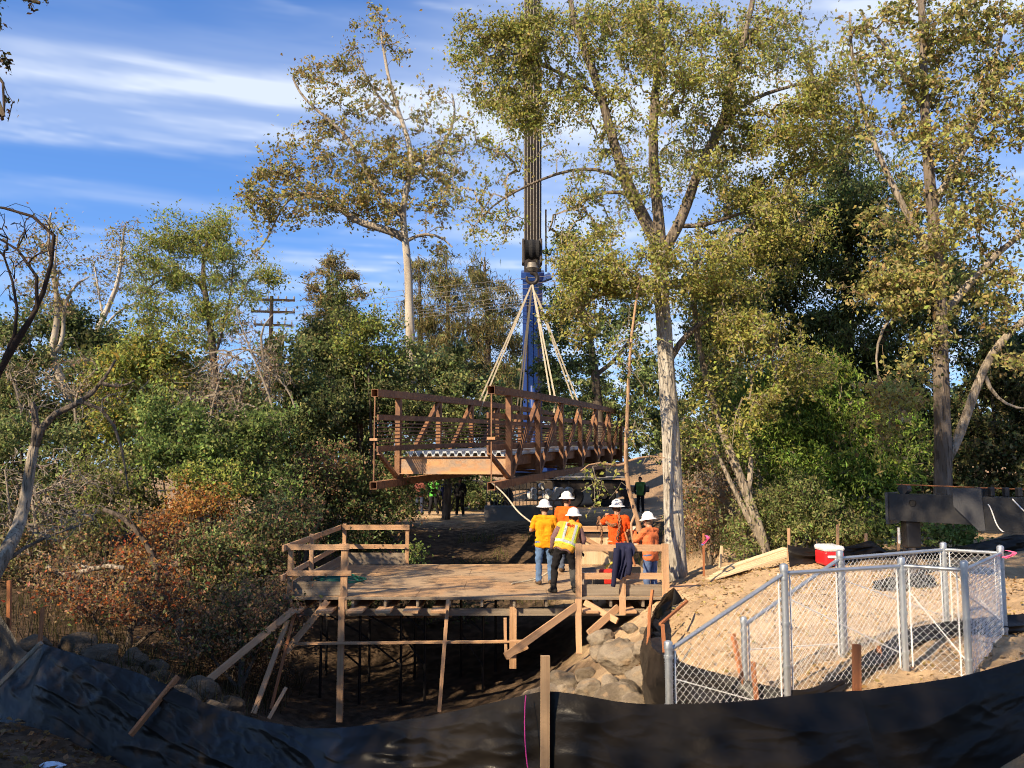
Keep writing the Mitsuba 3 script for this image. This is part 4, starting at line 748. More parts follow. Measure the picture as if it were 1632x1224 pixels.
    if 'vest' in look:
        cl('shirt', torso + slv, look['shirt'], seed=3, cut=-lo - .07)
        vt = [(p, q, a + .016, b + .016) for p, q, a, b in torso]; k, vm0 = cl('vest', vt, look['vest'], .12, wr=.006, label=look.get('vest_label'), cut=-lo - .04)
        if look.get('stripes'):
            vm = bones(vt, .022, 8); tm = m3.Manifold(m3.Mesh(np.asarray(vm['v'], np.float32), np.asarray(vm['f'], np.uint32))); inf = np.array(trimesh.Trimesh(vm['v'], vm['f'], process=False).vertex_normals)
            big = m3.Manifold(m3.Mesh(np.asarray(vm['v'] + inf * .014, np.float32), np.asarray(vm['f'], np.uint32)))
            tilt = nrm(c - pel); o = pel
            def slab(ctr, size, ax): M4 = frame_to(ctr, *ax); return m3.Manifold.cube(list(map(float, size)), True).transform(M4[:3].tolist())
            xx = nrm(np.cross([0, 1.0, 0], tilt)); yy = np.cross(tilt, xx); ax = (xx, yy, tilt)
            for nm, col, items in (('reflective_band', (.42, .45, .44), [(o + tilt * .12, (.9, .9, .055)), (o + tilt * .33 + xx * .10, (.05, .9, .42)), (o + tilt * .33 - xx * .10, (.05, .9, .42))]), ('trim_band', look['trim'], [(o + tilt * .168, (.9, .9, .03)), (o + tilt * .075, (.9, .9, .03)), (o + tilt * .33 + xx * .145, (.028, .9, .4)), (o + tilt * .33 - xx * .145, (.028, .9, .4))])):
                for ctr, size in items:
                    sm = mani(big ^ slab(ctr, size, ax))
                    if len(sm['v']): add(f'{k}__{nm}', xf(sm, M), 'mat_cloth', smooth=40) if False else add(f'{k}__{nm}', xf(sm, M), 'mat_cloth', color=flat_color(sm, col, .08))
            for q_ in range(6):                                     # red print on the back, too blurred to read
                o_ = c + tilt * (.055 + .012 * math.sin(q_ * 2.3)) + xx * (q_ - 2.5) * .034 - yy * .142; m_ = beam(o_ - tilt * .03, o_ + tilt * .03, .018, .02, up=yy); add(f'{k}__print', xf({'v': m_['v'], 'f': m_['f']}, M), 'mat_cloth', color=(.45, .06, .02))
    else: cl('shirt', torso + slv, look['shirt'], look.get('amp', .13), wr=.020, seed=3, cut=-lo - .07)
    legs = [(A['hL'], A['hR'], .112, .112), (pel + dn * .03 - [.05, 0, 0], pel + dn * .03 + [.05, 0, 0], .108, .108)]
    for s in 'LR': legs += [(A['h' + s], A['k' + s], .105, .078), (A['k' + s], A['a' + s] + [0, 0, .02], .076, .068)]
    cl('trousers', legs, look['legs'], .25, wr=.020, seed=5)
    if detail:
        bm = lathe([(.118, -.02), (.126, -.02), (.126, .02), (.118, .02)], 24); bm['v'] = bm['v'] * [1.42, 1, 1] + pel + [0, 0, .035]; part(key, 'belt', xf(bm, M), 'mat_cloth', color=(.04, .03, .022))
    for s in 'LR':
        a = A['a' + s]; f = float(D['f' + s]); d = np.array([-math.sin(f), math.cos(f), 0])
        m = bones([(a - d * .06 - [0, 0, .02], a + d * .16 - [0, 0, .035], .05, .038), (a, a + [0, 0, .07], .055, .055)], .03, 5); m['v'][:, 2] = np.maximum(m['v'][:, 2], 0.003)
        part(key, 'boot', xf(m, M), 'mat_cloth', smooth=True, color=flat_color(m, look.get('boots', (.10, .065, .04)), .2))
        if look.get('gloves'):
            m = bones([(p, q, a_ + .006, b_ + .006) for p, q, a_, b_ in hand(A['w' + s], A['e' + s], 1 if s == 'R' else -1, float(D['c' + s]))], .012, 4); part(key, 'glove', xf(m, M), 'mat_cloth', smooth=True, color=flat_color(m, look['gloves'], .2))
        if look.get('knee_pads') and s in look['knee_pads']:
            m = bones([(A['k' + s] - [0, 0, .02], A['a' + s] + [0, 0, .10], .088, .084)], .04, 4); part(key, 'gaiter', xf(m, M), 'mat_cloth', smooth=True, color=flat_color(m, (.07, .07, .068), .2))
    hc = h + np.array([0, 0, .055])
    if look.get('hat') is not None:
        tl = look.get('hat_tilt', 0.0); R = np.eye(4); ca, sa = math.cos(tl), math.sin(tl); R[:3, :3] = np.stack([hs, ht * ca + np.array([0, 0, 1.0]) * sa, -ht * sa + np.array([0, 0, 1.0]) * ca], 1); R[:3, 3] = hc
        dome = lathe([(.172, -.012), (.178, -.02), (.165, -.002), (.128, .012), (.122, .05), (.104, .098), (.066, .128), (.03, .140), (0, .142)], 30); dome['v'] *= [1, 1.1, 1.05]
        hk_ = part(key, 'hard_hat', xf(xf(dome, R), M), 'mat_plastic', smooth=60) if False else part(key, 'hard_hat', xf(xf(dome, R), M), 'mat_plastic', smooth=True, color=look['hat'])
        if detail:
            rg = xf(tube(np.array([[0, -.125, .045], [0, -.11, .10], [0, -.05, .145], [0, .05, .148], [0, .11, .10], [0, .128, .05]]), .014, 8), R); add(f'{hk_}__ridge', xf(rg, M), 'mat_plastic', smooth=True, color=look['hat'])
    if look.get('hair') is not None:
        m = bones([(h + [0, 0, .02] - ht * .03, h + [0, 0, .05], .092, .088)] if look.get('hat') is None else [(h - ht * .03 - hs * .03, h - ht * .03 + hs * .03 - [0, 0, .01], .07, .07)], .03, 4); part(key, 'hair', xf(m, M), 'mat_dull', smooth=True, color=flat_color(m, look['hair'], .3))
    if detail:
        for s in (-1, 1): e = h + ht * .085 + hs * s * .032 + np.array([0, 0, .002]); m = trimesh.creation.icosphere(1, .009); part(key, 'eye', xf({'v': np.array(m.vertices) + e, 'f': np.array(m.faces)}, M), 'mat_rubber')
    return key, M
WH = (.80, .79, .77)
def at(px, d, z=0.0, py=880): q = P(px, py, d); return (q[0], q[1], z)
person('worker in a yellow orange t-shirt and blue jeans, back turned, holding the tag line', at(868, 19.2), .0, dict(aL=(-.13, -.03, .07), aR=(.14, .08, .07), kL=(-.13, .0, .49), kR=(.13, .07, .49), eL=(-.30, .04, 1.17), wL=(-.12, .26, 1.2), eR=(.29, .05, 1.15), wR=(.06, .3, 1.1), fL=.3, fR=-.25, cL=1.3, cR=1.3),
       dict(shirt=(.74, .30, .012), amp=.12, legs=(.10, .17, .30), sleeve=.45, hat=WH, hair=(.06, .04, .03), hem=.06))
person('worker in a long sleeved orange shirt standing behind the others on the deck', at(903, 21.4), -.35, dict(eL=(-.27, .03, 1.16), wL=(-.24, .2, .98)), dict(shirt=(.72, .12, .016), amp=.13, legs=(.08, .1, .14), sleeve=1, hat=WH, hair=(.06, .04, .03)), scale=1.06, head_turn=-.6)
person('stooping worker in a yellow reflective vest and black trousers with legs apart', at(897, 17.95), .05, dict(aL=(-.20, -.06, .07), aR=(.24, -.02, .07), kL=(-.17, .08, .47), kR=(.22, .06, .47), hL=(-.08, -.04, .88), hR=(.12, -.04, .88), w=(.06, .02, 1.04), c=(.15, .12, 1.25), n=(.22, .2, 1.40), h=(.26, .27, 1.51), sL=(-.03, .12, 1.35), sR=(.34, .14, 1.32), eL=(-.18, .10, 1.10), wL=(-.20, .20, .88), eR=(.44, .12, 1.06), wR=(.40, .22, .80), fL=.5, fR=-.2),
       dict(shirt=(.17, .10, .10), vest=(.72, .36, .05), vest_label='yellow and orange vest with grey reflective bands', trim=(.62, .72, .06), stripes=True, legs=(.016, .015, .016), hat=WH, hair=(.05, .03, .02), gloves=(.02, .02, .02), boots=(.04, .035, .03), knee_pads='R', hem=.0), head_turn=-.2)
k4, M4 = person('worker in a red orange t-shirt and khaki trousers with chains over his shoulder', at(984, 19.3), -.15, dict(eL=(-.36, .1, 1.30), wL=(-.26, .28, 1.45), eR=(.30, .08, 1.18), wR=(.2, .26, 1.0), aL=(-.14, 0, .07), aR=(.12, .04, .07), cL=1.4), dict(shirt=(.72, .09, .016), amp=.13, legs=(.42, .33, .2), sleeve=.45, hat=WH, hair=(.05, .03, .02), hem=.03, boots=(.16, .1, .06)), head_turn=-.5)
for (lab, pts) in (('rusty chain draped over the shoulder of the man in the red orange t-shirt', [(-.02, .15, 1.42), (.03, -.02, 1.51), (.06, -.15, 1.36), (.04, -.175, 1.15), (.0, -.18, .98)]), ('rusty chain hanging from the raised left hand of the man in the red orange t-shirt', [(-.28, .28, 1.46), (-.3, .12, 1.40), (-.22, -.05, 1.33), (-.12, -.14, 1.28), (-.02, -.16, 1.30)])):
    q = np.c_[np.array(pts), np.ones(len(pts))] @ M4.T; add(thing('chain', lab, 'chain'), chain(q[:, :3], .085, .016), 'mat_rust')
person('worker in a faded orange shirt and blue jeans gripping the thin bare trunk', at(1037, 18.9, -.25), .75, dict(eL=(-.22, .22, 1.22), wL=(-.06, .40, 1.42), eR=(.2, .20, 1.12), wR=(.08, .42, 1.10), cL=1.5, cR=1.5, h=(0, .06, 1.63)), dict(shirt=(.62, .17, .065), legs=(.10, .15, .28), sleeve=1, hat=WH, hat_tilt=-.15, gloves=(.55, .5, .42), hem=.06, hair=(.2, .15, .1)), head_turn=.15)
fg = lambda px, d: (P(px, 800, d)[0], d, gz(P(px, 800, d)[0], d))
person('distant person in a maroon jacket under the left end of the bridge', fg(669, 41), 2.9, {}, dict(shirt=(.18, .06, .05), legs=(.04, .05, .09), sleeve=1, hair=(.03, .02, .02)), detail=False)
person('distant person in a bright green vest under the left end of the bridge', fg(691, 41), 3.1, dict(aL=(-.2, 0, .07), aR=(.2, 0, .07)), dict(shirt=(.05, .05, .06), vest=(.12, .5, .08), legs=(.02, .02, .025), hair=(.03, .02, .02), hat=WH), detail=False)
person('distant person in dark blue clothes between the green vest and the man in black', fg(711, 41.5), 2.8, {}, dict(shirt=(.02, .025, .07), legs=(.02, .02, .04), hair=(.03, .02, .02), hat=WH), detail=False)
person('distant person in black clothes below the middle of the bridge end', fg(733, 40.5), 3.0, dict(aL=(-.16, 0, .07), aR=(.16, 0, .07)), dict(shirt=(.014, .014, .016), legs=(.014, .014, .016), hair=(.03, .02, .02)), detail=False)
person('distant person in a green vest and black trousers beside the crane truck in the sun', fg(1021, 43), 2.6, dict(eR=(.3, .02, 1.15)), dict(shirt=(.03, .03, .035), vest=(.10, .22, .06), legs=(.014, .014, .016), hair=(.02, .015, .012)), detail=False)
tl = thing('tag_line', 'pale rope held by the men, running up to the near corner of the bridge', 'rope')
h1 = np.array(at(868, 19.2)) + [-.12, .28, 1.22]
add(tl, tube(spline([bp(0.02, .0, -2.37), (bp(0, 0, -2.37) + h1) / 2 + [0, 0, -.06], h1, h1 + [.2, .05, -.15], h1 + [.3, .1, -.9], h1 + [-.3, -.1, -1.18], h1 + [-.6, -.4, -1.2]], 60), .019, 7), 'mat_sling', smooth=True)
# ------------------------------------------------------------------ trees and shrubs
def pix(pts, d):
    """Photograph pixels (px, py[, d]) to points, d metres away unless given."""
    return [P(q[0], q[1], q[2] if len(q) > 2 else d) for q in pts]
def grow(limbs, clumps, n_attr, r, tip=.006, wander=.16, sag=0.0, K=4, gap=.28):
    """Twigs from the limbs to points spread through the clumps. limbs: (points, r0, r1); clumps: (centre, radii)."""
    LM, node, rad = [], [], []
    for pts, r0, r1 in limbs:
        p = spline(pts, max(6, int(3.2 * np.linalg.norm(np.diff(np.asarray(pts), axis=0), axis=1).sum()))); p += np.cumsum(r.normal(0, .012, p.shape), 0) * (np.linspace(0, 1, len(p)) ** .5)[:, None] * .6
        rr = np.linspace(r0, r1, len(p)); LM.append((p, rr)); s = int(len(p) * .25); node.append(p[s:]); rad.append(rr[s:])
    vol = np.array([np.prod(c[1]) ** .75 * c[2] for c in clumps]); which = r.choice(len(clumps), n_attr, p=vol / vol.sum())
    u = r.normal(size=(n_attr, 3)); u /= np.linalg.norm(u, axis=1, keepdims=True); u *= (r.random((n_attr, 1)) ** .42)
    at = np.array([c[0] for c in clumps])[which] + u * np.array([c[1] for c in clumps])[which]
    R_ = np.array([c[1] for c in clumps]).mean(); up_ = r.random(n_attr) < .10; at[up_, 2] += R_ * r.random(up_.sum()) * .75; off = np.stack([meshkit.fbm(at / R_ * 1.1 + 7 * k_, 3, 3 + k_) - .5 for k_ in range(3)], -1); at = at + off * R_ * 1.5
    hole = meshkit.fbm(at / R_ * 1.9, 3, 17); keep_ = hole > np.quantile(hole, gap); at = at[keep_]; n_attr = len(at)
    nodes = np.vstack(node) if node else at[:3]; par = np.full(len(nodes), -1); at = at[np.argsort(cKDTree(nodes).query(at)[0])]
    paths, nodes_l = [], [nodes]; total = len(nodes); pars = [par]
    for B in np.array_split(at, max(4, n_attr // 40)):
        if not len(B): continue
        allp = np.vstack(nodes_l); dist, idx = cKDTree(allp).query(B, k=min(4, len(allp)))
        pick = idx[np.arange(len(B)), np.minimum(r.integers(0, 3, len(B)), idx.shape[1] - 1)] if idx.ndim > 1 else idx
        A = allp[pick]; t = np.linspace(0, 1, K)[None, :, None]; L = np.linalg.norm(B - A, axis=1)[:, None, None]
        w = r.normal(0, wander, (len(B), K, 3)); w[:, 0] = 0; w[:, -1] *= .3
        path = A[:, None] * (1 - t) + B[:, None] * t + w * L * .5 + np.array([0, 0, 1.0]) * (L * .22 * np.sin(np.pi * t) - sag * L * t * t * .5)
        ids = total + np.arange(len(B) * (K - 1)).reshape(len(B), K - 1); pr_ = np.concatenate([pick[:, None], ids[:, :-1]], 1)
        nodes_l.append(path[:, 1:].reshape(-1, 3)); pars.append(pr_.ravel()); paths.append((path, np.concatenate([pick[:, None], ids], 1))); total += len(B) * (K - 1)
    par = np.concatenate(pars); cnt = np.zeros(total); 
    for pa, ids in paths: cnt[ids[:, -1]] += 1
    for k in range(total - 1, len(nodes) - 1, -1): cnt[par[k]] += cnt[k]
    rad_all = tip * np.maximum(cnt, 1) ** .42; PA = np.concatenate([p[0] for p in paths]); ID = np.concatenate([p[1] for p in paths]); RR = rad_all[ID]; RR[:, 0] = np.minimum(RR[:, 0], RR[:, 1] * 1.15); RR = np.minimum(RR, .09)
    return LM, PA, RR
def many_tubes(PA, RR, sides=3):
    N, K, _ = PA.shape; t = np.gradient(PA, axis=1); t /= np.linalg.norm(t, axis=2, keepdims=True) + 1e-9; ref = np.where(np.abs(t[..., 2:]) < .9, [0, 0, 1.0], [1.0, 0, 0]); a = np.cross(t, ref); a /= np.linalg.norm(a, axis=2, keepdims=True) + 1e-9; b = np.cross(t, a)
    th = np.arange(sides) * 2 * np.pi / sides; V = PA[:, :, None] + RR[:, :, None, None] * (np.cos(th)[None, None, :, None] * a[:, :, None] + np.sin(th)[None, None, :, None] * b[:, :, None])
    i, j = np.meshgrid(np.arange(K - 1), np.arange(sides), indexing='ij'); k = (j + 1) % sides; q = np.stack([i * sides + j, i * sides + k, (i + 1) * sides + k, (i + 1) * sides + j], -1).reshape(-1, 4); f = np.vstack([q[:, [0, 1, 2]], q[:, [0, 2, 3]]])
    return {'v': V.reshape(-1, 3), 'f': (f[None] + (np.arange(N) * K * sides)[:, None, None]).reshape(-1, 3)}
TRI = 0; LEAFY, BRIGHT = 2.05, 2.3
def tree(name, label, cat, d, limbs, clumps, cols, bark, leaf=.12, layers=1.6, per=14, dz=1.0, group=None, weights=None, spread=.30, aspect=.62, droop=.4, tip=.006, twig=None, wander=.16, sag=0.0, seed=None, bare=0, trunk_sides=12, jit=.22, tone=.36, key=None, rough=.1, limb_bark=None, gap=.28):
    """limbs: ([(px, py[, d])...], r0, r1), the first one the trunk; clumps: (px, py, rx, ry[, d[, weight]]) in photograph pixels; layers: how many leaves deep."""
    global TRI
    r = np.random.default_rng(seed if seed is not None else 1000 + len(scene)); key = key or thing(name, label, cat, group); C = []
    for c in clumps:
        dd = c[4] if len(c) > 4 and c[4] else d; s = dd / 1369; C.append((P(c[0], c[1], dd), np.array([c[2] * s, max(dz, .55 * (c[2] + c[3]) * s), c[3] * s]), c[5] if len(c) > 5 else 1.0))
    L3 = [(pix(l[0], d), l[1], l[2]) for l in limbs]
    area = sum(np.pi * c[1][0] * c[1][2] * c[2] for c in C); N = int(layers * LEAFY * area / (.45 * aspect * 1.3 * leaf * leaf)); n_at = max(bare, N // (per if layers < 1.9 else 2 * per), 12)
    LM, PA, RR = grow(L3, C, n_at, r, tip, wander, sag, gap=gap)
    for k, (p, rr) in enumerate(LM):
        m = tube(p, rr, trunk_sides if k == 0 else 8); ax = m['v'].copy(); m['v'] = m['v'] + (meshkit.fbm(m['v'] * np.array([5, 5, 1.6]), 3, 3) - .5)[:, None] * np.mean(rr) * rough * nrm([1, 1, .1])
        part(key, 'trunk' if k == 0 else 'limb', m, bark if k == 0 else limb_bark or bark, smooth=True)
    tw = many_tubes(PA, RR); part(key, 'twigs', tw, twig or bark, kind='stuff'); TRI += len(tw['f'])
    if layers > 0:
        k = r.integers(0, len(PA), N); f = 1 - r.random(N) ** 1.6 * .55; i = np.minimum((f * 3).astype(int), 2); q = (f * 3 - i)[:, None]; c = PA[k, i] * (1 - q) + PA[k, i + 1] * q
        c = c + r.normal(0, 1, (N, 3)) * (spread * r.choice([.35, .7, 1.4], (N, 1), p=[.55, .38, .07])) * np.array([1, 1, .75]); n = r.normal(size=(N, 3)) * np.array([1, 1, .8]) + np.array([0, 0, .55])
        V, F = leaf_cards(c, n, leaf * r.uniform(.5, 1.35, N), r, aspect=aspect, droop=droop)
        col = BRIGHT * palette(r, N, cols, weights, jit) * np.exp(r.normal(0, tone, len(PA)) + 1.1 * (meshkit.fbm(PA[:, -1] * .8, 3, 31) - .5))[k][:, None]
        col = col * np.minimum(1, .47 / col.max(1, keepdims=True)); part(key, 'crown', {'v': V, 'f': F}, 'mat_leaf', color=np.repeat(col, 4, 0), kind='stuff'); TRI += len(F)
    return key
GOLD = [(.215, .212, .062), (.17, .175, .052), (.27, .25, .085), (.115, .125, .038), (.20, .165, .06)]
SYC = [(.18, .15, .06), (.15, .112, .05), (.125, .128, .044), (.23, .19, .09), (.088, .092, .036)]
DARK = [(.050, .066, .026), (.062, .080, .030), (.035, .047, .02), (.085, .10, .042)]
OLIVE = [(.085, .09, .036), (.11, .11, .045), (.06, .066, .027), (.14, .13, .062)]
LIME = [(.155, .175, .042), (.12, .145, .037), (.185, .18, .05), (.08, .10, .03)]
FIRE = [(.30, .12, .036), (.27, .07, .03), (.32, .19, .055), (.19, .095, .038), (.13, .095, .038)]
RUST = [(.15, .09, .05), (.115, .07, .04), (.21, .135, .075), (.08, .058, .036)]
IVY = [(.075, .105, .032), (.10, .135, .042), (.05, .072, .024), (.135, .16, .055)]

# centre: the cottonwood at the right end of the platform
tree('cottonwood_tree', 'tall cottonwood with a pale furrowed trunk beside the right end of the platform', 'tree', 20.6,
     [([(1080, 925), (1072, 800), (1067, 680), (1060, 540), (1056, 450), (1052, 395)], .25, .165),
      ([(1054, 400), (1020, 335), (1000, 290), (975, 215), (957, 150), (925, 60), (905, -20)], .17, .06), ([(1053, 400), (1047, 320), (1042, 250), (1043, 160), (1052, 60), (1050, -30)], .15, .07), ([(1056, 400), (1085, 350), (1120, 260), (1150, 200), (1172, 120), (1196, 20), (1205, -30)], .14, .06),
      ([(1148, 200), (1190, 165), (1250, 140), (1310, 130)], .07, .03), ([(1010, 315), (980, 305), (940, 315), (905, 335)], .06, .02), ([(995, 290), (930, 270), (870, 285), (800, 320), (770, 345)], .05, .02), ([(960, 160), (900, 120), (840, 95), (770, 70)], .06, .02), ([(1062, 590), (1085, 545), (1110, 520), (1150, 500), (1200, 520), (1240, 570)], .09, .03), ([(1058, 450), (1010, 470), (960, 470), (920, 490)], .05, .02), ([(1085, 360), (1150, 350), (1220, 330), (1280, 340)], .06, .02)],
     [(800, 110, 75, 70, 21, 1.5), (755, 80, 40, 42, 21, 1.3), (850, 170, 55, 50, 21), (850, 60, 70, 60), (960, 80, 90, 75), (1050, 110, 90, 80, 19.5), (1130, 60, 80, 60), (1180, 110, 70, 80), (1250, 60, 80, 55, 21), (1010, 20, 90, 40), (920, 190, 60, 70, 0, .6), (1060, 250, 110, 80, 0, .45), (960, 300, 70, 60, 0, .45), (935, 380, 60, 40, 0, .8),
      (960, 430, 75, 50, 19.8, 1.4), (930, 490, 55, 50, 19.8, 1.2), (1030, 440, 80, 50, 19.6, 1.2), (1110, 430, 80, 45, 19.8, 1.1), (1150, 250, 90, 70, 0, .7), (1220, 225, 80, 60, 0, .9), (1290, 180, 75, 42, 19.6, 1.5), (1320, 150, 55, 30, 19.6, 1.3), (1180, 340, 80, 60, 0, 1.0), (1250, 340, 75, 55, 0, 1.1), (1210, 410, 75, 60, 0, 1.1), (1290, 260, 60, 50), (1150, 480, 60, 45),
      (1230, 545, 55, 45, 19.6, .9), (1262, 610, 50, 42, 19.6, .9), (1190, 530, 45, 45, 19.8, .7), (1210, 640, 35, 35, 19.8, .8), (770, 340, 65, 55, 0, .22), (800, 250, 60, 60, 0, .3), (740, 220, 50, 50, 0, .2)],
     GOLD + [(.10, .115, .03), (.2, .2, .045)], 'mat_bark_pale', limb_bark='mat_bark_shaded', leaf=.085, layers=1.6, spread=.22, per=14, tip=.0075, dz=1.2, twig='mat_twig_pale', seed=3, trunk_sides=28, sag=.25, rough=.22)  # limb colour darkened in place of crown shade
tree('dead_sapling', 'thin tan bare trunk leaning across the right end of the bridge, gripped by the worker', 'tree', 19.0, [([(1030, 925, 19.0), (1022, 850, 19.1), (1012, 815), (1000, 765), (999, 690), (1003, 600), (1010, 520), (1024, 440)], .06, .022), ([(1000, 738), (970, 740), (945, 738), (925, 750)], .03, .01), ([(1001, 735), (1030, 728), (1062, 730)], .025, .012), ([(1012, 820), (1005, 840), (1008, 870), (1000, 895)], .03, .015)],
     [(965, 770, 30, 35, 0, 1), (940, 775, 25, 40, 0, .8), (1010, 690, 35, 35, 0, .5), (1000, 600, 40, 60, 0, .6), (1030, 500, 40, 40, 0, .5), (990, 560, 40, 40)], LIME + GOLD[:2], 'mat_bark_tan', leaf=.09, layers=.22, bare=110, twig='mat_twig_pale', seed=9, wander=.3, sag=.7, spread=.12)
tree('sycamore_tree', 'leaning white trunk behind the big cottonwood', 'tree', 21.2, [([(1222, 885), (1195, 800), (1160, 710), (1130, 620), (1112, 540), (1104, 470), (1110, 400)], .125, .06), ([(1222, 880), (1190, 820), (1160, 760), (1135, 705)], .085, .04), ([(1190, 790), (1195, 720), (1170, 650)], .08, .03)],
     [(1120, 620, 60, 60), (1150, 560, 60, 60), (1100, 700, 40, 60), (1160, 690, 50, 50), (1110, 480, 50, 60)], LIME + GOLD[:2], 'mat_bark', leaf=.11, layers=.6, seed=12, twig='mat_twig_pale')
# right: sycamore and dark mass
tree('sycamore_tree', 'thick dark forked trunk at the right with a wide gold leaved crown', 'tree', 19.5,
     [([(1502, 815), (1503, 720), (1500, 600), (1497, 500), (1490, 400), (1478, 280), (1468, 150), (1462, 20), (1460, -40)], .20, .07), ([(1508, 735), (1530, 690), (1560, 610), (1590, 555), (1632, 512), (1680, 470)], .12, .07), ([(1497, 505), (1530, 470), (1565, 430), (1600, 395), (1650, 360)], .11, .05), ([(1492, 420), (1450, 350), (1400, 250), (1360, 120), (1350, 20)], .09, .03), ([(1485, 330), (1530, 250), (1570, 150), (1600, 40)], .1, .03), ([(1470, 170), (1420, 90), (1370, 20)], .06, .03), ([(1492, 440), (1450, 470), (1410, 520), (1400, 600)], .06, .02), ([(1570, 600), (1600, 640), (1640, 650)], .05, .02)],
     [(1480, 50, 95, 60), (1560, 60, 80, 60), (1400, 70, 70, 60, 0, .6), (1605, 150, 50, 70), (1530, 160, 90, 50), (1440, 150, 70, 55, 0, .7), (1560, 240, 80, 55), (1480, 260, 75, 55), (1400, 220, 60, 55, 0, .8), (1540, 330, 85, 45), (1455, 375, 80, 55), (1440, 450, 75, 50), (1390, 470, 55, 45), (1590, 395, 50, 60), (1600, 480, 45, 45), (1420, 640, 55, 35, 18.6), (1405, 700, 40, 40, 18.6, .7), (1470, 560, 50, 40, 0, .7), (1620, 560, 40, 50, 0, .7)],
     SYC + GOLD[:4], 'mat_bark_shaded', limb_bark='mat_bark', leaf=.115, layers=1.5, spread=.24, per=14, dz=1.3, seed=15, trunk_sides=26, twig='mat_twig_brown', rough=.2)  # trunk colour darkened in place of shade from nearby trees
tree('evergreen_tree', 'tall dark green tree filling the space between cottonwood and right sycamore', 'tree', 26, [([(1340, 850), (1345, 650), (1350, 450), (1350, 260)], .3, .08), ([(1343, 620), (1420, 520), (1450, 420)], .12, .04), ([(1345, 600), (1260, 500), (1230, 430)], .12, .04)],
     [(1355, 290, 55, 75), (1315, 370, 75, 70), (1415, 330, 50, 70), (1260, 440, 75, 70), (1390, 440, 85, 75), (1190, 520, 65, 65), (1310, 540, 95, 75), (1440, 560, 65, 80), (1380, 640, 90, 75), (1280, 640, 80, 70), (1460, 680, 55, 80), (1150, 470, 50, 60), (1130, 560, 50, 55), (1480, 470, 50, 60), (1540, 520, 50, 60), (1600, 565, 50, 50), (1230, 380, 50, 50)], DARK + [(.03,.042,.016)], 'mat_bark_dark', leaf=.17, layers=3.4, aspect=.34, gap=.12, droop=1.2, dz=1.6, seed=18, spread=.35)
tree('ash_tree', 'bright green narrow leaved bush below the dark tree, left of centre right', 'shrub', 22.5, [([(1255, 870), (1258, 790), (1262, 700)], .1, .05), ([(1290, 870), (1310, 780), (1330, 700)], .09, .04), ([(1235, 870), (1215, 780), (1200, 690)], .08, .03)],
     [(1200, 690, 55, 50), (1250, 740, 55, 45), (1300, 700, 55, 45), (1330, 770, 55, 45), (1270, 660, 60, 40), (1390, 790, 55, 45), (1375, 730, 50, 45), (1420, 760, 50, 45), (1440, 690, 45, 45), (1300, 610, 60, 45), (1220, 620, 50, 40), (1290, 810, 60, 35), (1370, 670, 60, 40)], [(.10, .145, .028), (.07, .11, .025), (.15, .19, .045), (.045, .07, .02)], 'mat_bark', leaf=.15, layers=2.4, gap=.12, aspect=.34, droop=1.2, dz=1.0, seed=19)
def shrub(name, label, d, clumps, cols, leaf=.1, layers=2.2, group=None, base=None, **kw):
    px = np.mean([c[0] for c in clumps]); lo = max(c[1] + c[3] for c in clumps); hi = min(c[1] for c in clumps); b = P(px, lo, d); zb_ = gz(b[0], d)
    pb = 745 - (zb_ - 2.55) * 1369 / d; pb = max(pb, lo)
    return tree(name, label, kw.pop('cat', 'shrub'), d, [([(px, pb + 6), (px + 4, (pb + hi) / 2), (px - 5, hi)], kw.pop('r0', .07), .025)] + [([(px, pb + 4), ((px + c[0]) / 2, (pb + c[1]) / 2), (c[0], c[1])], .045, .015) for c in clumps[1:4]], clumps, cols, kw.pop('bark', 'mat_bark_dark'), leaf=leaf, layers=layers, group=group, **kw)
shrub('laurel_bush', 'dark green bush at the foot of the sycamore behind the black outrigger', 21, [(1475, 850, 40, 28), (1520, 850, 35, 25), (1420, 830, 35, 40)], IVY, .13, 2, seed=30, dz=.6)
shrub('shrub', 'olive undergrowth on the bank behind the pale boards', 21.5, [(1250, 840, 50, 35), (1310, 830, 60, 45), (1200, 860, 40, 30), (1365, 850, 50, 30), (1270, 790, 50, 40), (1210, 820, 35, 35)], OLIVE + IVY[:2], .105, 2.4, seed=31, aspect=.36, dz=.7)
shrub('dry_brush', 'brown dead brush on the bank right of the big trunk', 23, [(1130, 800, 40, 35), (1120, 860, 40, 35), (1170, 840, 40, 35), (1100, 830, 25, 45)], RUST + OLIVE[:1], .09, 1.0, seed=32, bare=260, twig='mat_twig_brown')
shrub('shrub', 'dark shaded thicket at the right edge behind the forked trunk', 25, [(1560, 690, 70, 80), (1620, 700, 60, 90), (1545, 790, 60, 50), (1610, 800, 60, 50), (1680, 700, 60, 110), (1590, 600, 60, 50), (1450, 780, 60, 50)], [(.03, .04, .017), (.05, .055, .022), (.07, .06, .03)], .13, 3.2, seed=33, dz=1.5, bare=300)
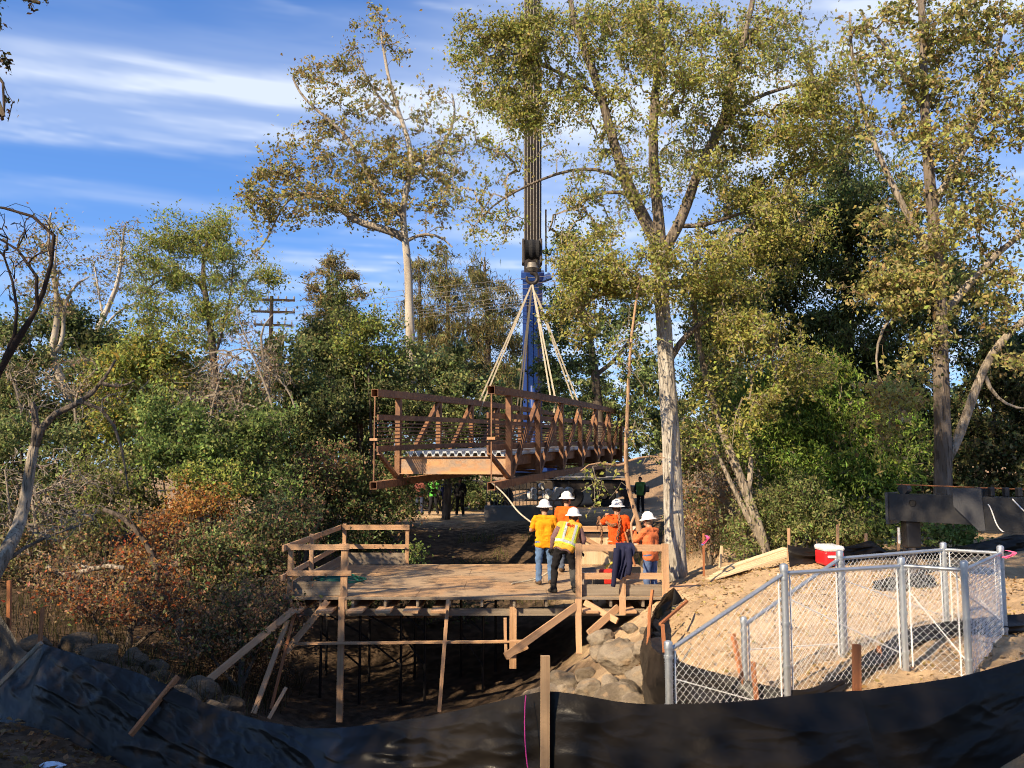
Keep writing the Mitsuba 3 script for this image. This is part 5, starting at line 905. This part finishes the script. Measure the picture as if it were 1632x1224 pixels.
# left: the big sycamore over the hedge
tree('sycamore_tree', 'tall brown leaved sycamore with a white trunk left of the crane', 'tree', 33,
     [([(662, 690), (657, 600), (652, 500), (646, 390), (642, 330), (655, 255), (640, 190), (618, 110), (608, 45)], .22, .045), ([(644, 380), (610, 365), (570, 352), (520, 318), (460, 310), (400, 320)], .17, .05), ([(643, 345), (600, 300), (550, 215), (500, 170), (470, 125)], .11, .04), ([(648, 280), (690, 250), (715, 215), (720, 150)], .1, .03), ([(646, 385), (690, 375), (720, 395)], .08, .03), ([(640, 190), (600, 150), (570, 90)], .07, .02), ([(655, 260), (700, 245), (740, 240)], .07, .03), ([(470, 312), (440, 350), (420, 390), (390, 410)], .05, .02)],
     [(612, 60, 38, 38, 0, .7), (560, 110, 45, 45, 0, .7), (505, 120, 35, 28, 0, .8), (530, 200, 50, 45, 0, .7), (600, 170, 50, 50, 0, .8), (680, 180, 28, 45, 0, .7), (560, 255, 70, 40), (495, 265, 55, 38, 0, .8), (430, 270, 45, 45, 0, .9), (410, 330, 45, 35, 0, 1.1), (480, 330, 65, 38, 0, 1.3), (560, 310, 80, 42, 0, 1.5), (635, 265, 60, 55), (700, 250, 50, 45, 0, .8), (690, 315, 45, 35), (610, 340, 65, 28, 0, 1.3), (730, 320, 40, 40, 0, .5), (400, 390, 30, 30, 0, .4), (680, 385, 30, 20, 0, .6)],
     SYC + [(.2, .16, .04)], 'mat_bark_white', limb_bark='mat_bark', leaf=.145, layers=1.05, dz=1.6, seed=21, per=10, spread=.26, twig='mat_twig_brown', trunk_sides=16)
HG = 'evergreen trees massed behind the bridge'
for i, (lab, d, cl_) in enumerate([
    ('rounded dark green tree directly behind the left end of the bridge', 29.5, [(600, 590, 70, 60), (560, 640, 70, 70), (640, 640, 70, 60), (560, 720, 60, 70), (520, 560, 50, 50), (540, 500, 35, 40)]),
    ('dark green tree between the bridge and the pale bare branches', 27, [(470, 640, 65, 70), (430, 700, 60, 70), (490, 730, 65, 70), (450, 570, 40, 40), (500, 660, 60, 60)]),
    ('dark green tree behind the trusses left of the crane', 38, [(690, 590, 70, 50), (730, 630, 70, 60), (660, 680, 60, 60), (770, 680, 70, 60), (700, 740, 70, 50)]),
    ('dark green tree seen through the bridge rails right of the crane boom', 58, [(900, 660, 60, 40), (860, 690, 70, 50), (960, 690, 60, 50), (930, 620, 35, 30), (820, 640, 40, 40)])]):
    shrub('evergreen_tree', lab, d, cl_, DARK + OLIVE[:2], .125 * max(1, d / 29) ** 1.15, 2.7, seed=40 + i, cat='tree', r0=.2, dz=1.6)
shrub('shrub', 'light green shrub catching the sun left of the sycamore trunk', 28.5, [(590, 520, 50, 40), (610, 560, 50, 40), (560, 545, 40, 35)], LIME + DARK[:2], .11, 1.5, seed=46)
tree('pine_tree', 'olive pine with clumped needles behind the left shrubs', 'tree', 46, [([(528, 620), (526, 500), (524, 408)], .3, .05), ([(526, 500), (560, 470), (575, 460)], .08, .03), ([(526, 490), (495, 455), (480, 450)], .08, .03)],
     [(530, 420, 25, 18), (510, 440, 25, 14), (555, 445, 20, 18), (540, 465, 25, 18), (505, 470, 18, 14), (565, 475, 16, 18), (525, 490, 35, 20), (550, 510, 35, 22), (510, 520, 30, 24), (490, 460, 14, 10)], [(.13, .105, .045), (.17, .13, .06), (.075, .075, .035)], 'mat_bark_dark', leaf=.26, layers=1.7, aspect=.22, seed=50, spread=.25)
for i, (lab, d, x, cl_) in enumerate([('feathery olive casuarina left of the sycamore trunk', 56, 668, [(668, 440, 14, 35), (665, 500, 26, 50), (672, 560, 32, 60)]), ('tall feathery olive casuarina right of the sycamore trunk', 55, 712, [(705, 425, 18, 30), (712, 470, 32, 50), (715, 540, 42, 60), (720, 600, 45, 40)]), ('feathery olive casuarina close to the left side of the crane boom', 54, 775, [(765, 430, 18, 35), (770, 490, 40, 55), (780, 560, 45, 60), (805, 520, 22, 70), (770, 610, 50, 40)])]):
    tree('casuarina_tree', lab, 'tree', d, [([(x, 700), (x + 2, 560), (x - 2, 410)], .3, .05)], cl_, [(.10, .085, .035), (.14, .115, .05), (.06, .06, .028), (.075, .08, .03)], 'mat_bark_dark', leaf=.42, layers=1.25, aspect=.10, droop=2.2, seed=55 + i, spread=.45, sag=.3)
tree('oak_tree', 'dark green oak behind the crane boom on its right', 'tree', 40, [([(955, 760), (950, 620), (930, 500), (905, 420)], .3, .08), ([(945, 600), (990, 560), (1010, 520)], .12, .04)],
     [(900, 400, 25, 30), (900, 450, 40, 40), (930, 500, 50, 40), (905, 545, 40, 40), (960, 540, 50, 35), (890, 620, 45, 40), (1000, 500, 40, 40), (985, 640, 45, 40), (1030, 600, 40, 50), (1040, 690, 40, 40), (870, 580, 35, 40)], DARK, 'mat_bark_dark', leaf=.17, layers=2.0, seed=60, dz=2)
# left bank
tree('sycamore_tree', 'slim white forked trunk with a thin brown crown near the left edge', 'tree', 27, [([(112, 660), (100, 610), (84, 560), (90, 520), (86, 440), (82, 340)], .15, .03), ([(86, 565), (100, 530), (102, 490), (115, 460), (140, 440)], .08, .03), ([(98, 495), (90, 460), (92, 380)], .05, .02)], [(90, 370, 35, 28), (70, 410, 40, 40), (105, 430, 30, 45), (60, 470, 40, 35), (90, 490, 40, 30), (40, 400, 30, 30)], SYC + [(.3, .2, .11)], 'mat_bark_white', leaf=.10, layers=.45, seed=61, bare=320, twig='mat_twig_pale')
tree('bare_tree', 'pale nearly leafless tree with fine upright twigs against the sky at left', 'tree', 36, [([(150, 545), (168, 500), (188, 450), (195, 400), (200, 360)], .14, .03), ([(165, 510), (160, 480), (150, 420)], .06, .02), ([(168, 520), (200, 490), (230, 480)], .06, .02)], [(195, 385, 35, 30), (170, 430, 35, 40), (210, 440, 30, 40), (150, 460, 25, 30), (205, 370, 25, 18)], SYC, 'mat_bark_white', leaf=.11, layers=.30, seed=62, bare=420, twig='mat_twig_pale')
tree('willow_tree', 'yellow green tree with a dark crooked trunk left of the utility pole', 'tree', 28, [([(342, 660), (338, 560), (330, 500), (322, 440), (330, 380)], .16, .05), ([(328, 470), (290, 440), (250, 450), (230, 470)], .06, .02), ([(335, 520), (370, 500), (395, 470)], .05, .02), ([(345, 560), (365, 480), (372, 420)], .05, .02)],
     [(245, 415, 35, 30), (290, 390, 35, 30), (330, 380, 35, 35), (355, 420, 30, 40), (230, 450, 25, 25), (290, 440, 35, 25), (330, 480, 30, 35), (260, 500, 35, 30, 0, .5), (400, 470, 40, 25, 0, .6), (420, 440, 35, 18, 0, .6), (360, 520, 30, 35, 0, .6), (300, 520, 40, 35, 0, .7), (270, 370, 25, 20), (350, 360, 25, 25), (230, 500, 30, 30, 0, .6)], LIME + [(.17, .165, .055)], 'mat_bark_dark', leaf=.115, layers=2.2, per=11, seed=63, aspect=.4, twig='mat_twig_pale', droop=1)
for nm, lab, d, cl_, cols, leaf, lay, kw in [
    ('evergreen_tree', 'dense dark green round bush below the bare white twigs at left', 31, [(125, 520, 40, 30), (150, 560, 60, 45), (100, 580, 50, 50), (190, 600, 50, 45), (60, 520, 45, 35)], DARK + OLIVE[:1], .13, 2.8, dict(cat='tree')),
    ('evergreen_tree', 'dark green bush low at the far left edge', 27, [(30, 600, 60, 60), (70, 660, 60, 50), (10, 540, 45, 45), (20, 700, 50, 45), (120, 690, 50, 40)], OLIVE + DARK, .12, 2.4, dict(cat='tree')),
    ('shrub', 'yellow green sunlit shrub in the middle of the left bank', 25.5, [(200, 580, 45, 40), (240, 560, 45, 35), (175, 630, 40, 45), (220, 640, 50, 45), (270, 600, 45, 45), (160, 690, 40, 45), (290, 550, 30, 30)], LIME + OLIVE[:1] + [(.28, .22, .05)], .12, 2.2, {}),
    ('shrub', 'bright ivy covered stump standing out on the left bank', 23, [(255, 650, 30, 30), (250, 700, 35, 40), (290, 720, 45, 45), (240, 745, 30, 35), (310, 680, 40, 40), (340, 730, 35, 40)], IVY, .11, 2.6, {}),
    ('shrub', 'leafy green climber left of the bridge with a dead trunk in it', 23.5, [(380, 700, 40, 50), (420, 760, 45, 45), (370, 770, 40, 40), (430, 690, 35, 40), (460, 800, 40, 35)], IVY + DARK[:2], .11, 2.4, {}),
    ('shrub', 'lime green bush above the orange one on the left bank', 22, [(325, 765, 35, 25), (350, 790, 35, 25), (300, 755, 20, 18), (370, 760, 25, 25)], LIME, .095, 2.0, {}),
    ('poison_oak', 'orange leaved shrub on the left bank below the lime green one', 21.3, [(310, 800, 35, 25), (285, 815, 25, 22), (345, 815, 30, 18), (330, 790, 30, 18)], FIRE[:1] + FIRE[2:4] + [(.28, .18, .055)], .085, 1.8, {}),
    ('poison_oak', 'red leaved shrub low on the left bank beside the fallen log', 20.3, [(220, 880, 30, 35), (245, 850, 30, 25), (205, 900, 25, 25), (290, 915, 22, 15), (275, 880, 22, 18)], FIRE + RUST[:2], .08, 1.4, {}),
    ('poison_oak', 'rusty brown undergrowth in front of the log at far left', 19, [(100, 925, 35, 18), (150, 930, 35, 20), (90, 905, 25, 15), (190, 945, 30, 16)], RUST + FIRE[3:4] + OLIVE[:1], .08, 1.6, {}),
    ('shrub', 'olive green scrub around the middle of the left bank', 22.5, [(180, 770, 45, 40), (215, 800, 40, 35), (145, 740, 40, 35), (170, 830, 45, 30), (120, 850, 40, 30)], OLIVE + LIME[:2], .09, 1.7, dict(bare=250)),
    ('shrub', 'dark low thicket between the red shrub and the platform', 20.5, [(370, 850, 50, 40), (420, 830, 50, 40), (350, 890, 45, 40), (430, 890, 35, 40), (400, 930, 45, 35), (320, 940, 45, 35), (310, 860, 35, 30), (480, 830, 40, 30)], DARK + RUST[:2] + OLIVE[:1], .085, 2.2, dict(bare=300)),
    ('shrub', 'dark green bush behind the left guardrail of the platform', 25.5, [(540, 810, 45, 35), (590, 800, 40, 35), (510, 780, 45, 40), (600, 850, 45, 40), (560, 870, 40, 30), (480, 850, 40, 40), (555, 760, 45, 40), (630, 790, 30, 40)], DARK + RUST[:1], .10, 2.6, {}),
    ('shrub', 'mixed green and rust bush left of the hanging bridge end', 24.6, [(490, 760, 40, 35), (470, 810, 35, 30), (530, 740, 35, 35), (440, 830, 30, 25)], IVY[:2] + RUST[:3], .09, 1.5, {}),
    ('dry_weeds', 'tall dead brown weeds hanging over the creek left of the platform', 18.6, [(330, 985, 50, 28), (400, 990, 50, 30), (280, 960, 40, 25), (450, 960, 30, 35), (360, 1030, 50, 30), (420, 1050, 40, 30)], RUST, .09, 1.1, dict(bare=420, aspect=.3, droop=2, twig='mat_twig_brown')),
    ('shrub', 'pale green weed tuft on the bare bank behind the platform', 24.2, [(668, 878, 14, 14), (663, 890, 12, 8)], IVY, .09, 1.6, dict(dz=.3, r0=.02)),
    ('shrub', 'dark leafy bush under the left end of the deck', 24.0, [(560, 960, 40, 25), (620, 975, 40, 18), (690, 970, 40, 18), (760, 980, 30, 18)], OLIVE + DARK[:2], .09, 1.0, dict(dz=.5)),
]:
    shrub(nm, lab, d, cl_, cols, leaf, lay, seed=int(d * 100 + cl_[0][0]), **kw)
for nm, lab, d, cl_, cols, leaf, lay, kw in [
    ('evergreen_tree', 'dark shaded thicket behind the leaning trunk at the far left', 24, [(10, 790, 50, 45), (60, 740, 50, 45), (20, 700, 45, 45), (100, 790, 50, 45), (-40, 760, 50, 70), (110, 720, 40, 40), (-20, 860, 50, 40)], DARK + OLIVE[:2], .11, 2.2, dict(cat='tree', bare=300)),
    ('shrub', 'brown green scrub low at the far left edge under the dry brush', 20.5, [(30, 880, 45, 30), (90, 870, 45, 28), (-20, 900, 40, 35), (140, 870, 35, 25), (60, 910, 40, 22)], OLIVE + RUST[:2], .085, 1.5, dict(bare=260)),
    ('shrub', 'dark bushes behind the distant people under the bridge', 46, [(620, 790, 45, 35), (680, 780, 45, 35), (740, 790, 40, 30), (770, 780, 30, 30), (650, 750, 40, 30), (720, 750, 40, 30)], DARK + OLIVE[:1], .18, 2.2, {}),
    ('evergreen_tree', 'dark tree in the gap between the bridge end and the left shrubs', 33, [(590, 800, 40, 45), (610, 760, 40, 40), (640, 800, 22, 35), (560, 780, 40, 40)], DARK + RUST[:1], .13, 2.4, dict(cat='tree')),
    ('shrub', 'olive scrub at the foot of the bare hillside right of the big trunk', 30, [(1105, 740, 35, 45), (1150, 760, 45, 45), (1200, 770, 45, 45), (1120, 800, 40, 35), (1230, 720, 50, 45), (1180, 700, 45, 40), (1090, 700, 25, 30)], OLIVE + DARK[:2] + RUST[:1], .12, 2.0, {}),
    ('evergreen_tree', 'dark backing tree low behind the bright green bush at right', 31, [(1200, 700, 60, 60), (1280, 740, 70, 55), (1360, 740, 70, 60), (1440, 730, 60, 60), (1320, 660, 70, 60), (1160, 620, 50, 60), (1500, 680, 50, 70), (1240, 640, 55, 60)], DARK + [(.03, .042, .016)], .2, 2.2, dict(cat='tree', gap=.08)),
    ('poison_oak', 'red brown brush spread down to the creek at left', 17.6, [(150, 960, 45, 25), (220, 965, 45, 28), (290, 975, 40, 28), (110, 945, 35, 20), (250, 930, 40, 25)], RUST + FIRE[:2] + OLIVE[:1], .08, 1.7, dict(bare=260)),
    ('shrub', 'dark tangled scrub over the creek edge beside the diagonal brace', 17.2, [(360, 1010, 45, 35), (420, 1020, 40, 35), (310, 1020, 40, 30), (440, 970, 30, 35), (380, 960, 45, 30)], DARK[2:3] + RUST + OLIVE[2:3], .08, 1.8, dict(bare=320)),
    ('evergreen_tree', 'dark green tree filling the gap behind the ivy stump', 29, [(300, 640, 50, 50), (360, 660, 50, 50), (250, 640, 45, 45), (330, 720, 60, 50), (400, 740, 50, 50), (210, 720, 50, 50)], DARK + LIME[:1], .12, 2.2, dict(cat='tree')),
]:
    shrub(nm, lab, d, cl_, cols, leaf, lay, seed=int(d * 100 + cl_[0][0]), **kw)
# bare, grey and leaning wood on the left
tree('leaning_tree', 'grey leaning trunk at the far left, sunlit at its foot and forked above', 'tree', 15.5, [([(-25, 945, 14.6), (10, 880, 14.8), (36, 820), (48, 760), (54, 712)], .13, .085), ([(54, 714), (62, 690), (95, 655), (130, 640), (165, 605), (185, 575)], .085, .02), ([(56, 705), (56, 670), (48, 640)], .08, .05), ([(130, 640), (170, 660), (190, 700), (205, 780)], .04, .012), ([(160, 610), (190, 615), (215, 605)], .04, .015), ([(15, 890, 14.8), (70, 860), (110, 845), (150, 830)], .035, .01)], [(190, 600, 25, 25), (150, 650, 40, 30), (100, 840, 60, 25), (60, 640, 30, 30)], RUST, 'mat_bark', limb_bark='mat_bark_shaded', leaf=.07, layers=.05, bare=130, seed=80, twig='mat_twig_pale', wander=.3, trunk_sides=16)  # upper limbs coloured darker than the foot, in place of shade
tree('bare_tree', 'dark leafless curved branches rising at the left edge against the sky', 'tree', 9.5, [([(-140, 1180), (-112, 1000), (-70, 820), (-40, 680), (0, 585), (38, 520), (60, 478), (80, 410), (85, 383), (70, 355), (40, 338), (0, 328), (-40, 325)], .062, .012), ([(0, 590), (40, 520), (62, 470), (45, 425), (20, 395), (-20, 370)], .03, .01), ([(5, 575), (25, 480), (12, 430), (0, 400), (-20, 380)], .022, .009), ([(45, 420), (60, 405), (82, 400)], .012, .006)], [(30, 380, 40, 40), (10, 450, 30, 50), (50, 360, 30, 20)], RUST, 'mat_creosote_shade', leaf=.05, layers=.02, bare=90, seed=81, wander=.16, tip=.004)  # near-black colour stands in for shade on these branches
tree('dead_log', 'pale dead log lying on the left bank above the brown undergrowth', 'log', 18.8, [([(75, 903), (100, 917), (130, 912), (160, 904), (198, 906)], .055, .05), ([(110, 925), (135, 910), (150, 905)], .04, .02), ([(130, 902), (165, 908)], .03, .02)], [(120, 905, 40, 10), (170, 905, 30, 8)], RUST, 'mat_bark', layers=0, bare=16, seed=82, trunk_sides=10)
tree('dead_branch', 'dark bare branch arching down into the red shrub', 'branch', 19.8, [([(165, 812), (195, 825), (222, 850), (245, 890), (250, 940)], .05, .07)], [(200, 830, 30, 30), (180, 790, 30, 30)], RUST, 'mat_bark_dark', layers=0, bare=40, seed=83, wander=.3)
for lab, d, limbs, cl_, b, seed in [
    ('pale bare stems standing in front of the willow trunk', 24.5, [([(440, 700), (425, 620), (400, 560), (380, 500)], .05, .012), ([(330, 690), (345, 620), (370, 570), (410, 555)], .04, .012), ([(470, 650), (440, 600), (415, 585)], .03, .012)], [(400, 540, 50, 50), (350, 590, 45, 45), (430, 600, 40, 45), (320, 640, 50, 30)], 380, 88),
    ('white branching twigs in front of the dark bush at left', 25.0, [([(130, 690), (120, 640), (140, 600), (175, 580)], .05, .014), ([(40, 690), (30, 640), (25, 590)], .03, .012), ([(75, 600), (110, 625), (150, 640)], .035, .012)], [(120, 600, 50, 40), (60, 620, 45, 45), (150, 640, 40, 35), (30, 580, 30, 40)], 300, 89),
    ('grey tangle of bare branches between the willow and the dark trees', 25.5, [([(425, 640), (418, 560), (420, 520), (435, 500)], .07, .02), ([(420, 570), (385, 555), (360, 560)], .04, .015), ([(372, 690), (380, 640), (395, 590)], .05, .02)], [(400, 600, 45, 55), (360, 620, 40, 45), (440, 600, 30, 50), (300, 600, 45, 40), (330, 650, 40, 40)], 420, 84),
                                    ('dry straw coloured brush spilling down at the far left edge', 20.5, [([(60, 860), (50, 790), (40, 745)], .05, .02), ([(20, 860), (15, 800), (10, 750)], .04, .02)], [(40, 770, 50, 40), (90, 760, 50, 35), (20, 830, 45, 45), (80, 830, 50, 35), (130, 790, 40, 35), (50, 890, 50, 25)], 620, 85),
                                    ('pale dead twigs hanging in front of the dark trees left of the bridge', 24.5, [([(400, 790), (405, 740), (398, 690), (410, 650)], .05, .02)], [(400, 700, 22, 45), (430, 680, 25, 35), (370, 690, 25, 45), (350, 640, 40, 25)], 170, 86),
                                    ('dry twigs around the foot of the leaning white trunk', 22.5, [([(1210, 880), (1180, 830), (1150, 790)], .05, .02)], [(1160, 800, 40, 40), (1120, 760, 40, 40), (1180, 740, 40, 40), (1240, 800, 30, 30)], 220, 87)]:
    tree('bare_bush', lab, 'bare bush', d, limbs, cl_, RUST, 'mat_twig_pale', layers=.06, leaf=.07, bare=b, seed=seed, wander=.35, tip=.007, sag=.4)
# far trees that close the skyline
FR = np.random.default_rng(77); WHERE = 'far left,left of the leaning trunk,behind the left scrub,behind the yellow green shrub,behind the willow,left of the pole foot,right of the pole foot,behind the pine,behind the casuarinas,behind the crane,right of the crane,in the gap right of the boom,behind the big cottonwood,behind the white trunks,behind the dark tree,behind the right sycamore,far right'.split(',')
for k in range(17):
    d = FR.uniform(62, 95); px = -120 + k * 118 + FR.uniform(-30, 30); top = 560 + FR.uniform(-30, 40) if not 880 < px < 1010 else 640; w = FR.uniform(70, 110)
    cl_ = [(px + FR.uniform(-.4, .4) * w, FR.uniform(top + 30, 740), w * FR.uniform(.4, .6), FR.uniform(35, 60)) for _ in range(6)]
    tree('distant_tree', f'distant green tree low on the skyline, {WHERE[k]}', 'tree', d, [([(px, 760), (px + 3, 690), (px - 3, top + 20)], .35, .08)], cl_, DARK + OLIVE, 'mat_bark_dark', leaf=.5, layers=1.8, dz=3, seed=300 + k, group='distant trees on the skyline', spread=.6)
for k, (px, d, top) in enumerate([(-170, 26, 520), (-330, 24, 600), (-480, 29, 480), (-680, 25, 560), (-900, 28, 500), (1740, 25, 420), (1900, 23, 540), (2080, 27, 450)]):
    rr_ = np.random.default_rng(500 + k); cl_ = [(px + rr_.uniform(-90, 90), rr_.uniform(top + 40, 840), rr_.uniform(60, 95), rr_.uniform(55, 85)) for _ in range(9)]
    shrub('evergreen_tree', 'dark green bank tree just outside the edge of the picture', d, cl_, DARK + OLIVE[:2], .3, 1.7, seed=500 + k, cat='tree', group='bank trees outside the picture', r0=.2, dz=1.6)
# grass and reeds by the creek: nobody could count them
def blades(n, fx, fy, keep, h, cols, seed, name, label):
    r = np.random.default_rng(seed); x, y = r.uniform(*fx, n), r.uniform(*fy, n); k = keep(x, y); x, y = x[k], y[k]; N = len(x); z = ground_z(x, y); hh = h * r.uniform(.4, 1.2, N); a = r.uniform(0, 2 * np.pi, N); lean = r.normal(0, .35, (N, 2))
    b = np.c_[x, y, z - .02]; w = np.c_[np.cos(a), np.sin(a), 0 * a] * .008; m = b + np.c_[lean * hh[:, None] * .35, hh * .6]; t = b + np.c_[lean * hh[:, None] * 1.0, hh]
    V = np.stack([b - w, b + w, m + w * .7, m - w * .7, t], 1).reshape(-1, 3); q = (np.arange(N) * 5)[:, None]
    add(name, {'v': V, 'f': np.vstack([q + [0, 1, 2], q + [0, 2, 3], q + [3, 2, 4]])}, 'mat_leaf', color=np.repeat(palette(r, N, cols), 5, 0), kind='stuff', label=label); labels[name]['category'] = 'grass'
blades(3500, (-11, -4.5), (12, 20), lambda x, y: (meshkit.fbm(np.c_[x, y, 0 * x] * .7, 3, 5) > .47), .55, [(.09, .07, .04), (.06, .055, .028), (.05, .055, .022), (.12, .095, .055)], 7, 'dry_grass', 'dull brown grass along the shaded left creek bank')
blades(5000, (-2, 6), (23.5, 33), lambda x, y: (meshkit.fbm(np.c_[x, y, 0 * x] * .9, 3, 8) > .56), .3, [(.12, .14, .04), (.2, .15, .07), (.09, .1, .03)], 8, 'bank_weeds', 'sparse low weeds on the far bank behind the platform')
# trees behind and left of the photographer: one hangs its twigs into the top left corner, the unseen rest are there to shade the scene
tree('live_oak', 'dark overhanging tree whose branch tips enter the top left corner', 'tree', 9.5, [([(-900, 900, 9), (-880, 500, 9), (-760, 200, 9), (-500, 60, 9), (-200, 10, 9.2), (-20, -5, 9.4), (60, 12, 9.5)], .3, .02), ([(-300, 30, 9.1), (-80, 60, 9.3), (-5, 110, 9.4), (8, 180, 9.4)], .05, .01)],
     [(72, 25, 9, 10), (86, 12, 4, 5), (-10, 40, 22, 25), (4, 95, 8, 18), (2, 160, 10, 22), (16, 200, 7, 10), (-40, 150, 35, 50)], [(.03, .035, .018), (.05, .04, .02), (.08, .05, .03)], 'mat_bark_dark', leaf=.055, layers=2.0, dz=.18, seed=90, spread=.05, per=8)
def shade_tree(x, y, h, blobs, seed, lay=2.6):
    key = thing('live_oak', 'unseen broad oak behind the photographer, there to shade the scene', 'tree', 'unseen oaks behind the photographer'); z0 = gz(x, y); r = np.random.default_rng(seed)
    C = [(np.array([bx_, by_, bz_]), np.array([br, br, br * .75]), 1.0) for bx_, by_, bz_, br in blobs]
    L3 = [([(x, y, z0 - .1), (x + .2, y, z0 + h * .35), (x - .1, y + .2, z0 + h * .75)], .4, .15)] + [([(x, y, z0 + h * .4), ((x + b[0]) / 2, (y + b[1]) / 2, (z0 + h * .5 + b[2]) / 2 + .5), b[:3]], .14, .04) for b in blobs]
    leaf = .22; N = int(lay * sum(np.pi * b[3] ** 2 for b in blobs) / (.36 * leaf * leaf)); LM, PA, RR = grow(L3, C, max(60, N // 14), r)
    part(key, 'trunk', tube(*LM[0], 12), 'mat_bark', smooth=True)
    for p, rr in LM[1:]: part(key, 'limb', tube(p, rr, 7), 'mat_bark', smooth=True)
    part(key, 'twigs', many_tubes(PA, RR), 'mat_bark_dark', kind='stuff'); k = r.integers(0, len(PA), N); c = PA[k, r.integers(1, 4, N)] + r.normal(0, .35, (N, 3))
    V, F = leaf_cards(c, r.normal(size=(N, 3)) + [0, 0, .5], leaf * r.uniform(.6, 1.2, N), r); part(key, 'crown', {'v': V, 'f': F}, 'mat_leaf', color=np.repeat(palette(r, N, DARK), 4, 0), kind='stuff')
def shadow_of(tx, ty, tz, t): return np.array([tx, ty, tz]) + SUN * t
tg = [(-6, 7, 0, 3.4), (-3.4, 7.5, -.3, 2.7), (-6.5, 11, -.5, 3.0), (-3.0, 10.5, -1, 2.6), (-9.5, 9.5, 0, 3.0), (-6, 14.5, -1, 2.4), (-1.6, 12.8, -2, 1.9), (-8, 14.5, -.5, 2.2), (-1.2, 8.2, -.4, 1.5)]
B = [np.r_[shadow_of(a, b, c, 15.5), r_] for a, b, c, r_ in tg]
shade_tree(B[0][0], B[0][1], 11, [tuple(b) for b in B[:4]] + [(-12, -9, 9, 4.0)], 91); shade_tree(B[4][0] - .5, B[4][1], 11, [tuple(b) for b in B[4:]], 92)
D_ = [np.r_[shadow_of(a, b, c, 17), r_] for a, b, c, r_ in ((-3.8, 18.6, .3, 1.7), (-2.4, 21.6, 0, 1.3), (-.8, 19.0, 0, 1.0), (-4.4, 22, .5, 1.5), (-3.2, 16.8, -1.2, 1.9), (-1.2, 16.2, -2, 1.7), (-5.5, 17, -.5, 1.6), (.4, 15.2, -2.2, 1.0))]
shade_tree(D_[0][0] - 1, D_[0][1], 11, [tuple(b) for b in D_], 93, 1.15)
shade_tree(-4, -7, 12, [(-3, -4.5, 9.5, 3.6), (2, -6, 10, 3.6), (6, -8, 10, 3.8), (-7, -6, 10, 3.4), (1, -10, 9, 4)], 94, 2.2)  # overhead canopy added to cut sky light on the foreground
shade_tree(2.5, -3.0, 12, [(-.5, 8.0, 12.5, 2.3), (2.5, 6.5, 12.5, 2.6), (0, 4.2, 12.3, 2.6), (-3, 5.6, 12.6, 2.0), (4.6, 3.6, 12, 2.6), (2.2, 1.5, 12, 2.4)], 95, 2.6)  # canopy added to darken the foreground and shade the right bank
print('leaf and twig triangles', TRI)
